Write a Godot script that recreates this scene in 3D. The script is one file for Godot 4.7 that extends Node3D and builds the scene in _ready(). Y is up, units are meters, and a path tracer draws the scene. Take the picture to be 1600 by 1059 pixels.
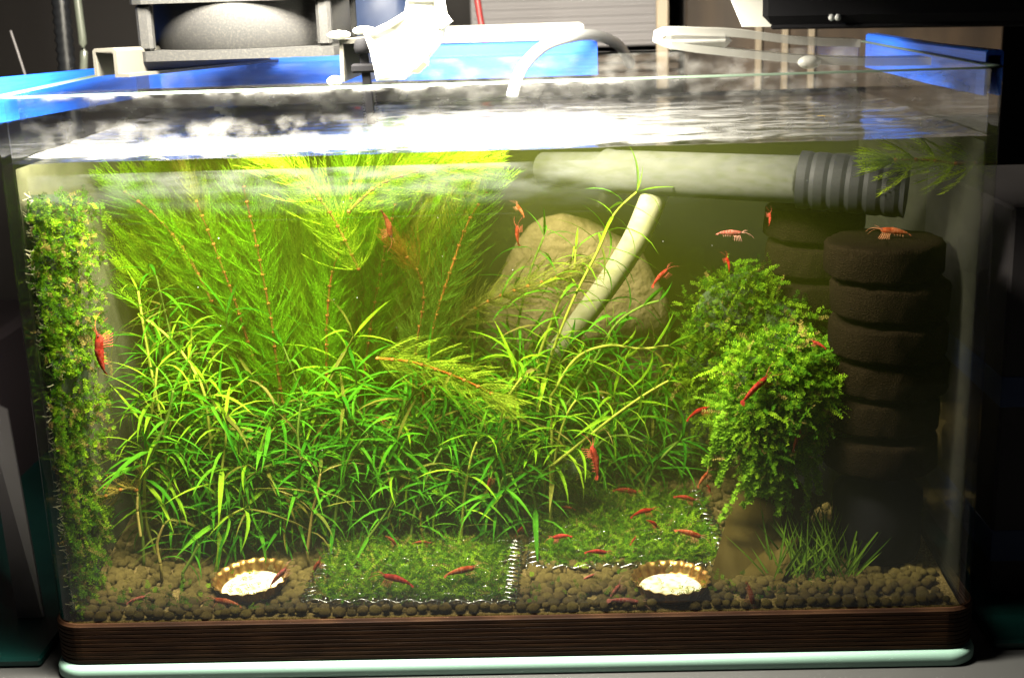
extends Node3D
# A small planted shrimp tank under a lamp, in a dark room. Metres; the tank's front face is the plane z = 0, the base trim stands on y = 0.

const W := 0.18          # half width of the tank
const D := 0.209         # depth
const RIM := 0.2203      # top of the glass
const WATER := 0.1957    # water level
const TRIM := 0.0172     # height of the base trim

var rng := RandomNumberGenerator.new()
var M := {}
var used := {}
var bump_noise := FastNoiseLite.new()

# ---------------------------------------------------------------- mesh helper
class MB:
	var v := PackedVector3Array()
	var c := PackedColorArray()
	var uv := PackedVector2Array()
	func tri(a: Vector3, b: Vector3, d: Vector3, col := Color.WHITE) -> void:   # counter-clockwise from outside
		v.push_back(a); v.push_back(d); v.push_back(b)
		c.push_back(col); c.push_back(col); c.push_back(col)
	func quad(a: Vector3, b: Vector3, d: Vector3, e: Vector3, col := Color.WHITE) -> void:
		tri(a, b, d, col); tri(a, d, e, col)
	func poly_out(pts: Array, centre: Vector3, col := Color.WHITE) -> void:
		var m := Vector3.ZERO
		for p in pts: m += p
		m /= pts.size()
		var nn: Vector3 = (pts[1] - pts[0]).cross(pts[2] - pts[0])
		var flip := nn.dot(m - centre) < 0.0
		for i in range(1, pts.size() - 1):
			if flip: tri(pts[0], pts[i + 1], pts[i], col)
			else: tri(pts[0], pts[i], pts[i + 1], col)
	func done(smooth := false) -> ArrayMesh:
		var a := []
		a.resize(Mesh.ARRAY_MAX)
		a[Mesh.ARRAY_VERTEX] = v
		a[Mesh.ARRAY_COLOR] = c
		if uv.size() == v.size(): a[Mesh.ARRAY_TEX_UV] = uv
		var am := ArrayMesh.new()
		if not smooth:
			am.add_surface_from_arrays(Mesh.PRIMITIVE_TRIANGLES, a)
			return am
		var st := SurfaceTool.new()
		st.create_from_arrays(a)
		st.generate_normals()
		return st.commit()

func chamfer_box(mb: MB, lo: Vector3, hi: Vector3, b := 0.0006, col := Color.WHITE, t := Transform3D()) -> void:
	var ctr := (lo + hi) * 0.5
	var h := (hi - lo) * 0.5
	b = minf(b, minf(h.x, minf(h.y, h.z)) * 0.9)
	var P := func(s: Vector3, k: int) -> Vector3:
		var q := Vector3(s.x * (h.x - (0.0 if k == 0 else b)), s.y * (h.y - (0.0 if k == 1 else b)), s.z * (h.z - (0.0 if k == 2 else b)))
		return t * (ctr + q)
	var cc := t * ctr
	for s in [-1.0, 1.0]:
		mb.poly_out([P.call(Vector3(s, -1, -1), 0), P.call(Vector3(s, 1, -1), 0), P.call(Vector3(s, 1, 1), 0), P.call(Vector3(s, -1, 1), 0)], cc, col)
		mb.poly_out([P.call(Vector3(-1, s, -1), 1), P.call(Vector3(1, s, -1), 1), P.call(Vector3(1, s, 1), 1), P.call(Vector3(-1, s, 1), 1)], cc, col)
		mb.poly_out([P.call(Vector3(-1, -1, s), 2), P.call(Vector3(1, -1, s), 2), P.call(Vector3(1, 1, s), 2), P.call(Vector3(-1, 1, s), 2)], cc, col)
		for r in [-1.0, 1.0]:
			mb.poly_out([P.call(Vector3(s, r, -1), 0), P.call(Vector3(s, r, 1), 0), P.call(Vector3(s, r, 1), 1), P.call(Vector3(s, r, -1), 1)], cc, col)
			mb.poly_out([P.call(Vector3(s, -1, r), 0), P.call(Vector3(s, 1, r), 0), P.call(Vector3(s, 1, r), 2), P.call(Vector3(s, -1, r), 2)], cc, col)
			mb.poly_out([P.call(Vector3(-1, s, r), 1), P.call(Vector3(1, s, r), 1), P.call(Vector3(1, s, r), 2), P.call(Vector3(-1, s, r), 2)], cc, col)
			for q in [-1.0, 1.0]:
				mb.poly_out([P.call(Vector3(s, r, q), 0), P.call(Vector3(s, r, q), 1), P.call(Vector3(s, r, q), 2)], cc, col)

# rings of points -> skin; every ring has the same count
func skin(mb: MB, rings: Array, cap_a := true, cap_b := true, col := Color.WHITE, close := true) -> void:
	var n: int = rings[0].size()
	for i in rings.size() - 1:
		for k in (n if close else n - 1):
			var k2 := (k + 1) % n
			mb.quad(rings[i][k], rings[i][k2], rings[i + 1][k2], rings[i + 1][k], col)
	for e in [0, 1]:
		if (e == 0 and cap_a) or (e == 1 and cap_b):
			var r: Array = rings[0] if e == 0 else rings[-1]
			var m := Vector3.ZERO
			for p in r: m += p
			m /= n
			for k in n:
				if e == 0: mb.tri(m, r[(k + 1) % n], r[k], col)
				else: mb.tri(m, r[k], r[(k + 1) % n], col)

func ring(at: Vector3, dir: Vector3, r: float, n: int, r2 := -1.0, up := Vector3.UP) -> Array:
	var d := dir.normalized()
	var a := up.cross(d)
	if a.length() < 0.05: a = Vector3.RIGHT.cross(d)
	a = a.normalized()
	var b := d.cross(a)
	var out := []
	for k in n:
		var w := TAU * k / n
		out.push_back(at + a * cos(w) * r + b * sin(w) * (r if r2 < 0.0 else r2))
	return out

func tube(mb: MB, pts: Array, r0: float, r1: float, n := 6, col := Color.WHITE, caps := true) -> void:
	var rings := []
	for i in pts.size():
		var d: Vector3 = pts[mini(i + 1, pts.size() - 1)] - pts[maxi(i - 1, 0)]
		rings.push_back(ring(pts[i], d, lerpf(r0, r1, float(i) / maxf(1.0, pts.size() - 1.0)), n))
	skin(mb, rings, caps, caps, col)

func spline(pts: Array, per := 6) -> Array:
	var cv := Curve3D.new()
	for i in pts.size():
		var t := Vector3.ZERO
		if i > 0 and i < pts.size() - 1: t = (pts[i + 1] - pts[i - 1]) / 6.0
		cv.add_point(pts[i], -t, t)
	var out := []
	var n := (pts.size() - 1) * per
	var len := cv.get_baked_length()
	for i in n + 1: out.push_back(cv.sample_baked(len * i / n, true))
	return out

func lathe(mb: MB, profile: Array, n: int, col := Color.WHITE, t := Transform3D(), scallop := 0, amount := []) -> void:   # profile from the bottom up: Vector2(r, y)
	var rings := []
	for i in profile.size():
		var r := []
		for k in n:
			var w := -TAU * k / n
			var rad: float = profile[i].x
			if scallop > 0: rad *= 1.0 + float(amount[i]) * cos(w * scallop)
			r.push_back(t * Vector3(cos(w) * rad, profile[i].y, sin(w) * rad))
		rings.push_back(r)
	skin(mb, rings, profile[0].x > 1e-5, profile[-1].x > 1e-5, col)

func blob(mb: MB, at: Vector3, radii: Vector3, rough: float, freq: float, nu := 14, nv := 9, col := Color.WHITE) -> void:
	var rings := []
	for j in nv + 1:
		var th := PI * j / nv
		var r := []
		for k in nu:
			var ph := -TAU * k / nu
			var d := Vector3(sin(th) * cos(ph), -cos(th), sin(th) * sin(ph))
			r.push_back(at + d * radii * (1.0 + rough * bump_noise.get_noise_3dv((at + d * radii) * freq)))
		rings.push_back(r)
	skin(mb, rings, false, false, col)

func extrude(mb: MB, outline: PackedVector2Array, depth: float, t := Transform3D(), col := Color.WHITE) -> void:  # outline in xy, from z = 0 to z = depth
	var o := outline
	if Geometry2D.is_polygon_clockwise(o) == false: pass
	var area := 0.0
	for i in o.size():
		var q := o[(i + 1) % o.size()]
		area += o[i].x * q.y - q.x * o[i].y
	if area < 0: o.reverse()
	var tr := Geometry2D.triangulate_polygon(o)
	for i in range(0, tr.size(), 3):
		var a := Vector3(o[tr[i]].x, o[tr[i]].y, depth)
		var b := Vector3(o[tr[i + 1]].x, o[tr[i + 1]].y, depth)
		var d := Vector3(o[tr[i + 2]].x, o[tr[i + 2]].y, depth)
		if (b - a).cross(d - a).z < 0:
			var sw := b; b = d; d = sw
		mb.tri(t * a, t * b, t * d, col)
		a.z = 0; b.z = 0; d.z = 0
		mb.tri(t * a, t * d, t * b, col)
	for i in o.size():
		var p := o[i]
		var q := o[(i + 1) % o.size()]
		mb.quad(t * Vector3(p.x, p.y, 0), t * Vector3(q.x, q.y, 0), t * Vector3(q.x, q.y, depth), t * Vector3(p.x, p.y, depth), col)

# ---------------------------------------------------------------- scene helpers
func numbered(called: String) -> String:
	if not used.has(called):
		used[called] = 0
		return called
	used[called] += 1
	return "%s_%03d" % [called, used[called]]

func tag(o: Node, label: String, category := "", group := "", kind := "") -> void:
	if label: o.set_meta("label", label)
	if category: o.set_meta("category", category)
	if group: o.set_meta("group", group)
	if kind: o.set_meta("kind", kind)

func part(called: String, mesh: Mesh, mat: Material, parent: Node, at := Transform3D()) -> MeshInstance3D:
	var o := MeshInstance3D.new()
	if parent == self:
		o.name = numbered(called)
	else:
		var k := 0
		while parent.has_node(NodePath(called if k == 0 else "%s_%03d" % [called, k])): k += 1
		o.name = called if k == 0 else "%s_%03d" % [called, k]
	o.mesh = mesh
	o.material_override = mat
	o.transform = at
	parent.add_child(o, true)
	return o

func base(called: String, at: Vector3, label: String, category: String, group := "") -> Node3D:
	var o := Node3D.new()
	o.name = numbered(called)
	add_child(o)
	o.position = at
	tag(o, label, category, group)
	return o

func mat(key: String, lin: Color, rough: float, metal := 0.0) -> StandardMaterial3D:
	var m := StandardMaterial3D.new()
	m.resource_name = key
	if key in ["leaf", "moss", "sponge", "soil", "stone", "slab", "milky_pipe", "cap_liner"] or key.begins_with("stem_") or key.begins_with("shrimp"): m.metallic_specular = 0.06
	m.albedo_color = lin.linear_to_srgb()
	m.roughness = rough
	m.metallic = metal
	M[key] = m
	return m

func noise_tex(freq: float, type := FastNoiseLite.TYPE_SIMPLEX_SMOOTH, ramp: Gradient = null, size := 512, octaves := 4, sd := 1) -> NoiseTexture2D:
	var n := FastNoiseLite.new()
	n.noise_type = type
	n.frequency = freq
	n.fractal_octaves = octaves
	n.seed = sd
	var t := NoiseTexture2D.new()
	t.width = size; t.height = size
	t.seamless = true
	t.noise = n
	if ramp: t.color_ramp = ramp
	return t

func ramp2(offs: Array, cols: Array) -> Gradient:
	var g := Gradient.new()
	g.offsets = PackedFloat32Array(offs)
	g.colors = PackedColorArray(cols)
	return g

func triplanar(m: StandardMaterial3D, tex: Texture2D, height: Texture2D, scale: Vector3, hs := 0.05) -> void:
	if tex: m.albedo_texture = tex
	if height:
		m.heightmap_enabled = true
		m.heightmap_texture = height
		m.heightmap_scale = hs
	m.uv1_triplanar = true
	m.uv1_scale = scale

func lin(r: float, g: float, b: float, a := 1.0) -> Color:
	return Color(r, g, b, a).linear_to_srgb()

func soil_y(x: float, z: float) -> float:
	return 0.0172 + clampf((-z - 0.012) / 0.18, 0.0, 1.0) * 0.019 + 0.0009 * bump_noise.get_noise_2d(x * 60.0, z * 60.0)

# ---------------------------------------------------------------- main
func _ready() -> void:
	rng.seed = 4711
	bump_noise.seed = 5
	bump_noise.frequency = 1.0
	view_and_light()
	materials()
	room()
	tank()
	soil()
	water()
	filter_gear()
	rim_gear()
	floor_things()
	moss()
	feather_plants()
	stem_plants()
	shrimps()

func view_and_light() -> void:
	var cam := Camera3D.new()
	cam.name = "camera"
	cam.transform = Transform3D(Basis(Vector3(0.999271, -0.031640, -0.021371), Vector3(0.025001, 0.965264, -0.260077), Vector3(0.028858, 0.259353, 0.965351)), Vector3(0.01840, 0.25420, 0.46973))
	cam.fov = 28.6232
	cam.near = 0.01
	cam.far = 20.0
	var at := CameraAttributesPhysical.new()
	at.frustum_focal_length = 47.0381
	at.frustum_focus_distance = 0.54
	at.exposure_aperture = 14.0
	at.frustum_near = 0.01
	at.frustum_far = 20.0
	cam.attributes = at
	add_child(cam)
	var we := WorldEnvironment.new()
	we.name = "surroundings"
	var e := Environment.new()
	e.background_mode = Environment.BG_COLOR
	e.background_color = lin(0.010, 0.010, 0.011)
	e.tonemap_mode = Environment.TONE_MAPPER_LINEAR
	e.tonemap_exposure = 1.0
	e.sdfgi_enabled = true
	e.ssao_enabled = true
	e.ssil_enabled = true
	e.volumetric_fog_enabled = true
	e.volumetric_fog_density = 0.0
	we.environment = e
	add_child(we)
	# the aquarium lamp hangs above the front half of the tank, out of the frame
	var lamp := base("aquarium_lamp", Vector3(-0.055, 0.312, 0.020), "slim white lamp bar hanging over the front of the tank", "lamp")
	lamp.rotation_degrees = Vector3(20, 0, 0)
	var mb := MB.new()
	chamfer_box(mb, Vector3(-0.085, 0.001, -0.026), Vector3(0.085, 0.02, 0.026), 0.002)
	chamfer_box(mb, Vector3(0.0825, -0.044, -0.026), Vector3(0.085, 0.0008, 0.026), 0.0008)
	chamfer_box(mb, Vector3(-0.085, -0.018, -0.026), Vector3(-0.0825, 0.0008, 0.026), 0.0008)
	part("housing", mb.done(), mat("lamp_white", Color(0.6, 0.6, 0.6), 0.4), lamp)
	var em := mat("lamp_glow", Color(0.8, 0.8, 0.8), 0.5)
	em.emission_enabled = true
	em.emission = Color(1.0, 0.97, 0.9)
	em.emission_energy_multiplier = 6.0
	mb = MB.new()
	chamfer_box(mb, Vector3(-0.08, -0.001, -0.021), Vector3(0.08, 0.001, 0.021), 0.0004)
	part("light_panel", mb.done(), em, lamp)
	for s in [-0.07, 0.07]:
		mb = MB.new()
		tube(mb, [Vector3(s, 0.019, 0), Vector3(s, 0.25, -0.01)], 0.0008, 0.0008, 6)
		part("hanging_wire", mb.done(true), M.lamp_white, lamp)
	var al := AreaLight3D.new()
	al.name = "lamp_light"
	al.area_size = Vector2(0.16, 0.042)
	al.light_energy = 1.15
	al.light_color = Color(1.0, 0.965, 0.88)
	al.shadow_enabled = true
	al.transform = lamp.transform * Transform3D(Basis.from_euler(Vector3(-PI / 2, 0, 0)), Vector3(0, -0.0025, 0))
	add_child(al)

func materials() -> void:
	var glass := mat("glass", Color(0.02, 0.03, 0.025), 0.02)
	glass.albedo_color.a = 0.0
	glass.transparency = BaseMaterial3D.TRANSPARENCY_ALPHA
	var wsur := mat("water", Color(0.9, 1, 0.95, 0.02), 0.12)
	wsur.albedo_color.a = 0.0
	wsur.transparency = BaseMaterial3D.TRANSPARENCY_ALPHA
	mat("rim_glass", Color(0.10, 0.14, 0.11), 0.3)
	var tr := mat("trim", Color(1, 1, 1), 0.6)
	tr.metallic_specular = 0.2
	var g := ramp2([0.0, 0.45, 0.7, 1.0], [lin(0.008, 0.0035, 0.002), lin(0.014, 0.006, 0.003), lin(0.024, 0.011, 0.005), lin(0.036, 0.018, 0.008)])
	triplanar(tr, noise_tex(0.02, FastNoiseLite.TYPE_SIMPLEX_SMOOTH, g, 512, 5), null, Vector3(3, 60, 3))
	var leaf := mat("leaf", Color.WHITE, 0.5)
	leaf.vertex_color_use_as_albedo = true
	leaf.backlight_enabled = true
	leaf.backlight = lin(0.7, 0.7, 0.7)
	var ms := mat("moss", Color.WHITE, 0.55)
	ms.vertex_color_use_as_albedo = true
	ms.backlight_enabled = true
	ms.backlight = lin(0.5, 0.5, 0.5)
	var plain := mat("tinted", Color.WHITE, 0.5)
	plain.vertex_color_use_as_albedo = true
	var sp := mat("sponge", Color(1, 1, 1), 0.95)
	var sg := ramp2([0.0, 0.5, 1.0], [lin(0.003, 0.002, 0.0009), lin(0.0095, 0.0066, 0.0033), lin(0.026, 0.019, 0.0105)])
	triplanar(sp, noise_tex(0.09, FastNoiseLite.TYPE_CELLULAR, sg, 512, 2), noise_tex(0.09, FastNoiseLite.TYPE_CELLULAR, null, 512, 2), Vector3(40, 40, 40), 0.07)
	var bk := mat("black_plastic", Color(0.014, 0.015, 0.018), 0.35)
	mat("black_matte", Color(0.006, 0.006, 0.007), 0.85)
	var fan := mat("fan_plastic", Color(1, 1, 1), 0.7)
	fan.metallic_specular = 0.25
	var fg := ramp2([0.0, 0.55, 0.75, 1.0], [lin(0.009, 0.0092, 0.0098), lin(0.0125, 0.0125, 0.0128), lin(0.018, 0.0175, 0.0165), lin(0.035, 0.032, 0.027)])
	triplanar(fan, noise_tex(0.05, FastNoiseLite.TYPE_SIMPLEX_SMOOTH, fg, 512, 6, 8), null, Vector3(35, 35, 35))
	mat("zinc", Color(0.06, 0.057, 0.05), 0.55, 0.5)
	mat("white_plastic", Color(0.55, 0.55, 0.52), 0.45)
	mat("cream", Color(0.74, 0.66, 0.38), 0.5)
	mat("steel", Color(0.45, 0.45, 0.41), 0.25, 1.0)
	var gold := mat("gold", Color(1, 1, 1), 0.36, 0.85)
	var gg := ramp2([0.0, 0.4, 0.6, 1.0], [lin(0.06, 0.02, 0.006), lin(0.22, 0.11, 0.025), lin(0.40, 0.25, 0.06), lin(0.5, 0.36, 0.11)])
	triplanar(gold, noise_tex(0.02, FastNoiseLite.TYPE_SIMPLEX_SMOOTH, gg, 256, 5, 3), null, Vector3(40, 40, 40))
	var liner := mat("cap_liner", Color(1, 1, 1), 0.6)
	var lg := ramp2([0.0, 0.4, 0.8, 1.0], [lin(0.3, 0.27, 0.1), lin(0.66, 0.62, 0.38), lin(0.8, 0.77, 0.55), lin(0.85, 0.83, 0.65)])
	triplanar(liner, noise_tex(0.015, FastNoiseLite.TYPE_SIMPLEX_SMOOTH, lg, 256, 6, 13), null, Vector3(50, 50, 50))
	var blue := mat("blue_plastic", Color(0.01, 0.10, 0.62), 0.35)
	var bg := ramp2([0.0, 1.0], [lin(0.008, 0.075, 0.5), lin(0.015, 0.13, 0.72)])
	triplanar(blue, noise_tex(0.02, FastNoiseLite.TYPE_SIMPLEX, bg, 256, 3, 4), null, Vector3(3, 160, 3))
	blue.albedo_color = Color.WHITE
	var soil_m := mat("soil", Color(1, 1, 1), 0.95)
	var sog := ramp2([0.0, 0.5, 1.0], [lin(0.06, 0.043, 0.012), lin(0.155, 0.115, 0.038), lin(0.28, 0.215, 0.085)])
	var sn := noise_tex(0.03, FastNoiseLite.TYPE_SIMPLEX_SMOOTH, sog, 512, 6, 21)
	triplanar(soil_m, sn, noise_tex(0.06, FastNoiseLite.TYPE_SIMPLEX_SMOOTH, null, 512, 5, 22), Vector3(45, 45, 45), 0.06)
	var stone := mat("stone", Color(1, 1, 1), 0.9)
	var stg := ramp2([0.0, 0.5, 1.0], [lin(0.05, 0.039, 0.015), lin(0.10, 0.08, 0.034), lin(0.155, 0.127, 0.06)])
	triplanar(stone, noise_tex(0.012, FastNoiseLite.TYPE_SIMPLEX_SMOOTH, stg, 512, 6, 31), noise_tex(0.03, FastNoiseLite.TYPE_SIMPLEX_SMOOTH, null, 512, 5, 32), Vector3(12, 12, 12), 0.15)
	var slab := mat("slab", Color(1, 1, 1), 0.8)
	var slg := ramp2([0.0, 0.5, 1.0], [lin(0.035, 0.026, 0.005), lin(0.065, 0.049, 0.011), lin(0.09, 0.07, 0.02)])
	triplanar(slab, noise_tex(0.012, FastNoiseLite.TYPE_SIMPLEX_SMOOTH, slg, 512, 6, 41), null, Vector3(14, 8, 14))
	var pipe := mat("milky_pipe", Color(0.12, 0.125, 0.10), 0.45)
	pipe.backlight_enabled = true
	pipe.backlight = lin(0.6, 0.6, 0.6)
	var mint := mat("mint_foam", Color(0.15, 0.26, 0.22), 0.6)
	mat("table_grey", Color(0.028, 0.029, 0.030), 0.6)
	mat("teal_glass", Color(0.002, 0.018, 0.016), 0.25)
	var acr := mat("acrylic", Color(0.40, 0.40, 0.38, 0.5), 0.3)
	acr.albedo_color.a = 0.5
	acr.transparency = BaseMaterial3D.TRANSPARENCY_ALPHA
	mat("wall_grey", Color(0.20, 0.19, 0.20), 0.7)
	mat("wall_brown", Color(0.013, 0.010, 0.0095), 0.7)
	var wood := mat("dark_wood", Color(1, 1, 1), 0.6)
	var wg := ramp2([0.0, 1.0], [lin(0.02, 0.013, 0.008), lin(0.06, 0.038, 0.022)])
	triplanar(wood, noise_tex(0.01, FastNoiseLite.TYPE_SIMPLEX_SMOOTH, wg, 256, 5, 51), null, Vector3(20, 3, 20))
	mat("red_wire", Color(0.22, 0.02, 0.02), 0.4)
	mat("hose_grey", Color(0.45, 0.46, 0.47), 0.25)
	mat("dark_blue", Color(0.03, 0.05, 0.12), 0.5)
	mat("pale_sheet", Color(0.014, 0.012, 0.014), 0.6)
	mat("box_card", Color(0.016, 0.013, 0.015), 0.8)
	mat("box_blue", Color(0.008, 0.02, 0.07), 0.7)
	mat("print_black", Color(0.02, 0.02, 0.02), 0.7)
	# films: lime marks on the glass and dust on the water, where the film is there it is white
	film("lime_front", 0.014, 3, 0.38, 0.95, 0.5, Color(0.8, 0.8, 0.8))
	film("lime_back", 0.012, 7, 0.4, 1.0, 0.16, Color(0.55, 0.55, 0.54))
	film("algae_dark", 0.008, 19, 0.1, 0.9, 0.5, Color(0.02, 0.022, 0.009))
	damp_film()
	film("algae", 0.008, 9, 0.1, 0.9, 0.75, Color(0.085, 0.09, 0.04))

func damp_film() -> void:   # a mist of fine droplets just under the water line, fading downward
	var im := Image.create(512, 64, false, Image.FORMAT_RGBA8)
	var f := FastNoiseLite.new()
	f.seed = 91
	f.frequency = 1.0
	f.fractal_octaves = 5
	for x in 512:
		for y in 64:
			var k := f.get_noise_2d(x * 0.03, y * 0.05) * 0.5 + 0.5
			var a := smoothstep(64.0, 8.0, y) * 0.30 * clampf(k * 1.8 - 0.35, 0.1, 1.0)
			im.set_pixel(x, y, Color(0.75, 0.78, 0.76, a))
	var m := mat("damp", Color(1, 1, 1), 0.8)
	m.albedo_texture = ImageTexture.create_from_image(im)
	m.transparency = BaseMaterial3D.TRANSPARENCY_ALPHA

func film(key: String, freq: float, sd: int, a: float, b: float, most: float, col: Color) -> void:
	var m := mat(key, Color(1, 1, 1), 0.8)
	var c := col.linear_to_srgb()
	m.albedo_texture = noise_tex(freq, FastNoiseLite.TYPE_SIMPLEX_SMOOTH, ramp2([0.0, a, b, 1.0], [Color(c, 0.0 if a > 0.3 else most * 0.6), Color(c, 0.02 if a > 0.3 else most * 0.6), Color(c, most), Color(c, most)]), 512, 6, sd)
	m.transparency = BaseMaterial3D.TRANSPARENCY_ALPHA
	m.uv1_triplanar = true
	m.uv1_scale = Vector3(9, 14, 9)

# ---------------------------------------------------------------- room
func structure(called: String, mesh: Mesh, m: Material, label: String) -> MeshInstance3D:
	var o := part(called, mesh, m, self)
	tag(o, label, "", "", "structure")
	return o

func room() -> void:
	var mb := MB.new()
	chamfer_box(mb, Vector3(-0.9, -0.05, -0.55), Vector3(0.9, -0.0062, 0.35), 0.003)
	structure("table", mb.done(), M.table_grey, "grey table top under the tank")
	mb = MB.new()
	chamfer_box(mb, Vector3(-0.9, -0.05, -0.60), Vector3(0.9, 0.9, -0.555), 0.002)
	structure("wall", mb.done(), M.wall_brown, "dark brown wall behind the tank")
	# mint foam mat with rounded corners
	var o := base("foam_mat", Vector3(0, -0.0061, 0), "pale mint foam mat with rounded corners under the tank", "mat")
	mb = MB.new()
	var prof := [Vector2(-0.001, 0.0), Vector2(0.0, 0.001), Vector2(0.0, 0.0038), Vector2(-0.0006, 0.0052), Vector2(-0.0020, 0.006)]
	var rings := []
	for p in prof:
		rings.push_back(round_rect(0.1815 + p.x, 0.0046 + p.x, -D - 0.004 - p.x, 0.012 + p.x, p.y, 8))
	rings.push_back(round_rect(0.16, -0.02, -D + 0.02, 0.004, 0.0060, 8))
	skin(mb, rings, true, true)
	part("mat_sheet", mb.done(true), M.mint_foam, o)
	for s in [-1.0, 1.0]:
		var m2 := MB.new()
		chamfer_box(m2, Vector3(0.19, -0.0061, -0.3), Vector3(0.40, -0.0022, -0.008), 0.001, Color.WHITE, Transform3D(Basis().scaled(Vector3(s, 1, 1)), Vector3.ZERO))
		tag(part("glass_sheet", m2.done(), M.teal_glass, self), "dark teal glass sheet on the table beside the " + ("pale plastic sheet" if s < 0 else "printed carton"), "glass sheet")
	# things behind the tank
	o = base("wall_panel", Vector3(0.0338, 0.2175, -0.4200), "pinkish grey ribbed panel standing behind the blue rim strip", "panel")
	mb = MB.new()
	chamfer_box(mb, Vector3(-0.062, -0.006, -0.006), Vector3(0.064, 0.09, 0.0), 0.001)
	part("board", mb.done(), M.wall_grey, o)
	for k in 16:
		mb = MB.new()
		chamfer_box(mb, Vector3(-0.060, -0.003 + k * 0.0055, 0.0002), Vector3(0.062, -0.0002 + k * 0.0055, 0.0012), 0.0006)
		part("rib", mb.done(), M.wall_grey, o)
	o = base("slatted_board", Vector3(0.0598, 0.2071, -0.4000), "dark grey slatted board lying below the pinkish ribbed panel", "board")
	mb = MB.new()
	for k in 3:
		chamfer_box(mb, Vector3(-0.01, -0.016 + k * 0.0055, -0.01), Vector3(0.046, -0.0112 + k * 0.0055, 0.0), 0.0012)
		part("slat_board", mb.done(), M.dark_wood, o)
		mb = MB.new()
	o = base("wooden_post", Vector3(0.0862, 0.2225, -0.3000), "slim pale wooden post behind the clear hanger", "post")
	mb = MB.new()
	chamfer_box(mb, Vector3(-0.0035, -0.03, -0.006), Vector3(0.0035, 0.05, 0.0), 0.001)
	part("post_body", mb.done(), mat("post_pale", Color(0.22, 0.18, 0.13), 0.6), o)
	mb = MB.new()
	chamfer_box(mb, Vector3(-0.004, 0.0, 0.0), Vector3(0.008, 0.0045, 0.006), 0.001)
	part("post_bracket", mb.done(), M.post_pale, o)
	o = base("cupboard_board", Vector3(0.1473, 0.2164, -0.3600), "dark brown wooden board behind the clear hanger", "board")
	mb = MB.new()
	chamfer_box(mb, Vector3(-0.042, -0.05, -0.012), Vector3(0.15, 0.09, 0.0), 0.001)
	part("board_face", mb.done(), M.dark_wood, o)
	for k in 3:
		mb = MB.new()
		chamfer_box(mb, Vector3(0.0 + k * 0.016, -0.045, 0.0005), Vector3(0.004 + k * 0.016, 0.012, 0.003), 0.0006)
		part("batten", mb.done(), M.post_pale, o)
	o = base("corrugated_hose", Vector3(-0.2542, 0.2312, -0.3000), "black corrugated hose hanging behind the blue corner", "hose")
	mb = MB.new()
	var rr := []
	for k in 60:
		rr.push_back(ring(Vector3(0.0006 * sin(k * 0.1), 0.09 - k * 0.0026, 0), Vector3.DOWN, 0.0056 if k % 2 else 0.0044, 12))
	skin(mb, rr)
	part("hose_body", mb.done(true), M.black_plastic, o)
	o = base("grey_cable", Vector3(-0.2340, 0.2353, -0.2700), "glossy grey cable beside the corrugated hose", "cable")
	mb = MB.new()
	tube(mb, spline([Vector3(-0.001, 0.06, 0), Vector3(0.0, 0.01, 0), Vector3(0.0, -0.012, 0), Vector3(-0.003, -0.03, 0)]), 0.0022, 0.0022, 10)
	part("cable_body", mb.done(true), mat("cable_grey", Color(0.10, 0.11, 0.09), 0.25), o)
	o = base("white_lead", Vector3(-0.2689, 0.2233, -0.2700), "thin white lead hanging against the dark wall", "cable")
	mb = MB.new()
	tube(mb, spline([Vector3(-0.004, 0.014, 0), Vector3(-0.001, 0.0, 0), Vector3(0.003, -0.02, 0)]), 0.0006, 0.0006, 6)
	part("lead_body", mb.done(true), M.wall_grey, o)
	for k in 2:
		o = base("red_wire", [Vector3(-0.0882, 0.2395, -0.2600), Vector3(-0.0159, 0.2373, -0.3000)][k], ["dark red wire behind the fan's edge", "dark red wire hanging before the ribbed panel"][k], "wire")
		mb = MB.new()
		tube(mb, spline([Vector3(-0.004, 0.03, 0), Vector3(-0.001, 0.0, 0), Vector3(0.002, -0.016, 0.0), Vector3(0.004, -0.026, -0.005)]), 0.0019, 0.0019, 8)
		part("wire_body", mb.done(true), M.red_wire, o)
	o = base("blue_pouch", Vector3(-0.0792, 0.2391, -0.3400), "dark blue printed pouch behind the white clamp", "pouch")
	mb = MB.new()
	blob(mb, Vector3(0, 0.0, 0), Vector3(0.022, 0.03, 0.008), 0.3, 90.0, 18, 12)
	part("pouch_body", mb.done(true), M.dark_blue, o)
	# beside the tank
	o = base("plastic_sheet", Vector3(-0.2258, 0.0279, -0.0900), "pale translucent plastic sheet leaning beside the mossy side of the tank", "plastic sheet")
	mb = MB.new()
	var xs := [Vector3(-0.2541, 0.0710, -0.1300), Vector3(-0.2426, 0.0643, -0.1300), Vector3(-0.1994, -0.0062, -0.0400), Vector3(-0.2109, -0.0059, -0.0400)]
	for i in 4: xs[i] -= o.position
	for s in [0.0, 1.0]:
		pass
	mb.poly_out([xs[0], xs[1], xs[2], xs[3]], Vector3(0, 0, -1))
	var bk := []
	for q in xs: bk.push_back(q + Vector3(0, 0, -0.0015))
	mb.poly_out(bk, Vector3(0, 0, 1))
	for i in 4:
		mb.poly_out([xs[i], xs[(i + 1) % 4], bk[(i + 1) % 4], bk[i]], Vector3(0, 0, -0.0007))
	part("sheet", mb.done(), M.pale_sheet, o)
	o = base("dark_case", Vector3(-0.2898, 0.0208, -0.2000), "dark purple case standing behind the plastic sheet", "case")
	mb = MB.new()
	chamfer_box(mb, Vector3(-0.08, -0.10, -0.1), Vector3(0.012, 0.06, 0.0), 0.004)
	part("case_body", mb.done(), mat("case_purple", Color(0.02, 0.014, 0.018), 0.6), o)
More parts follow.
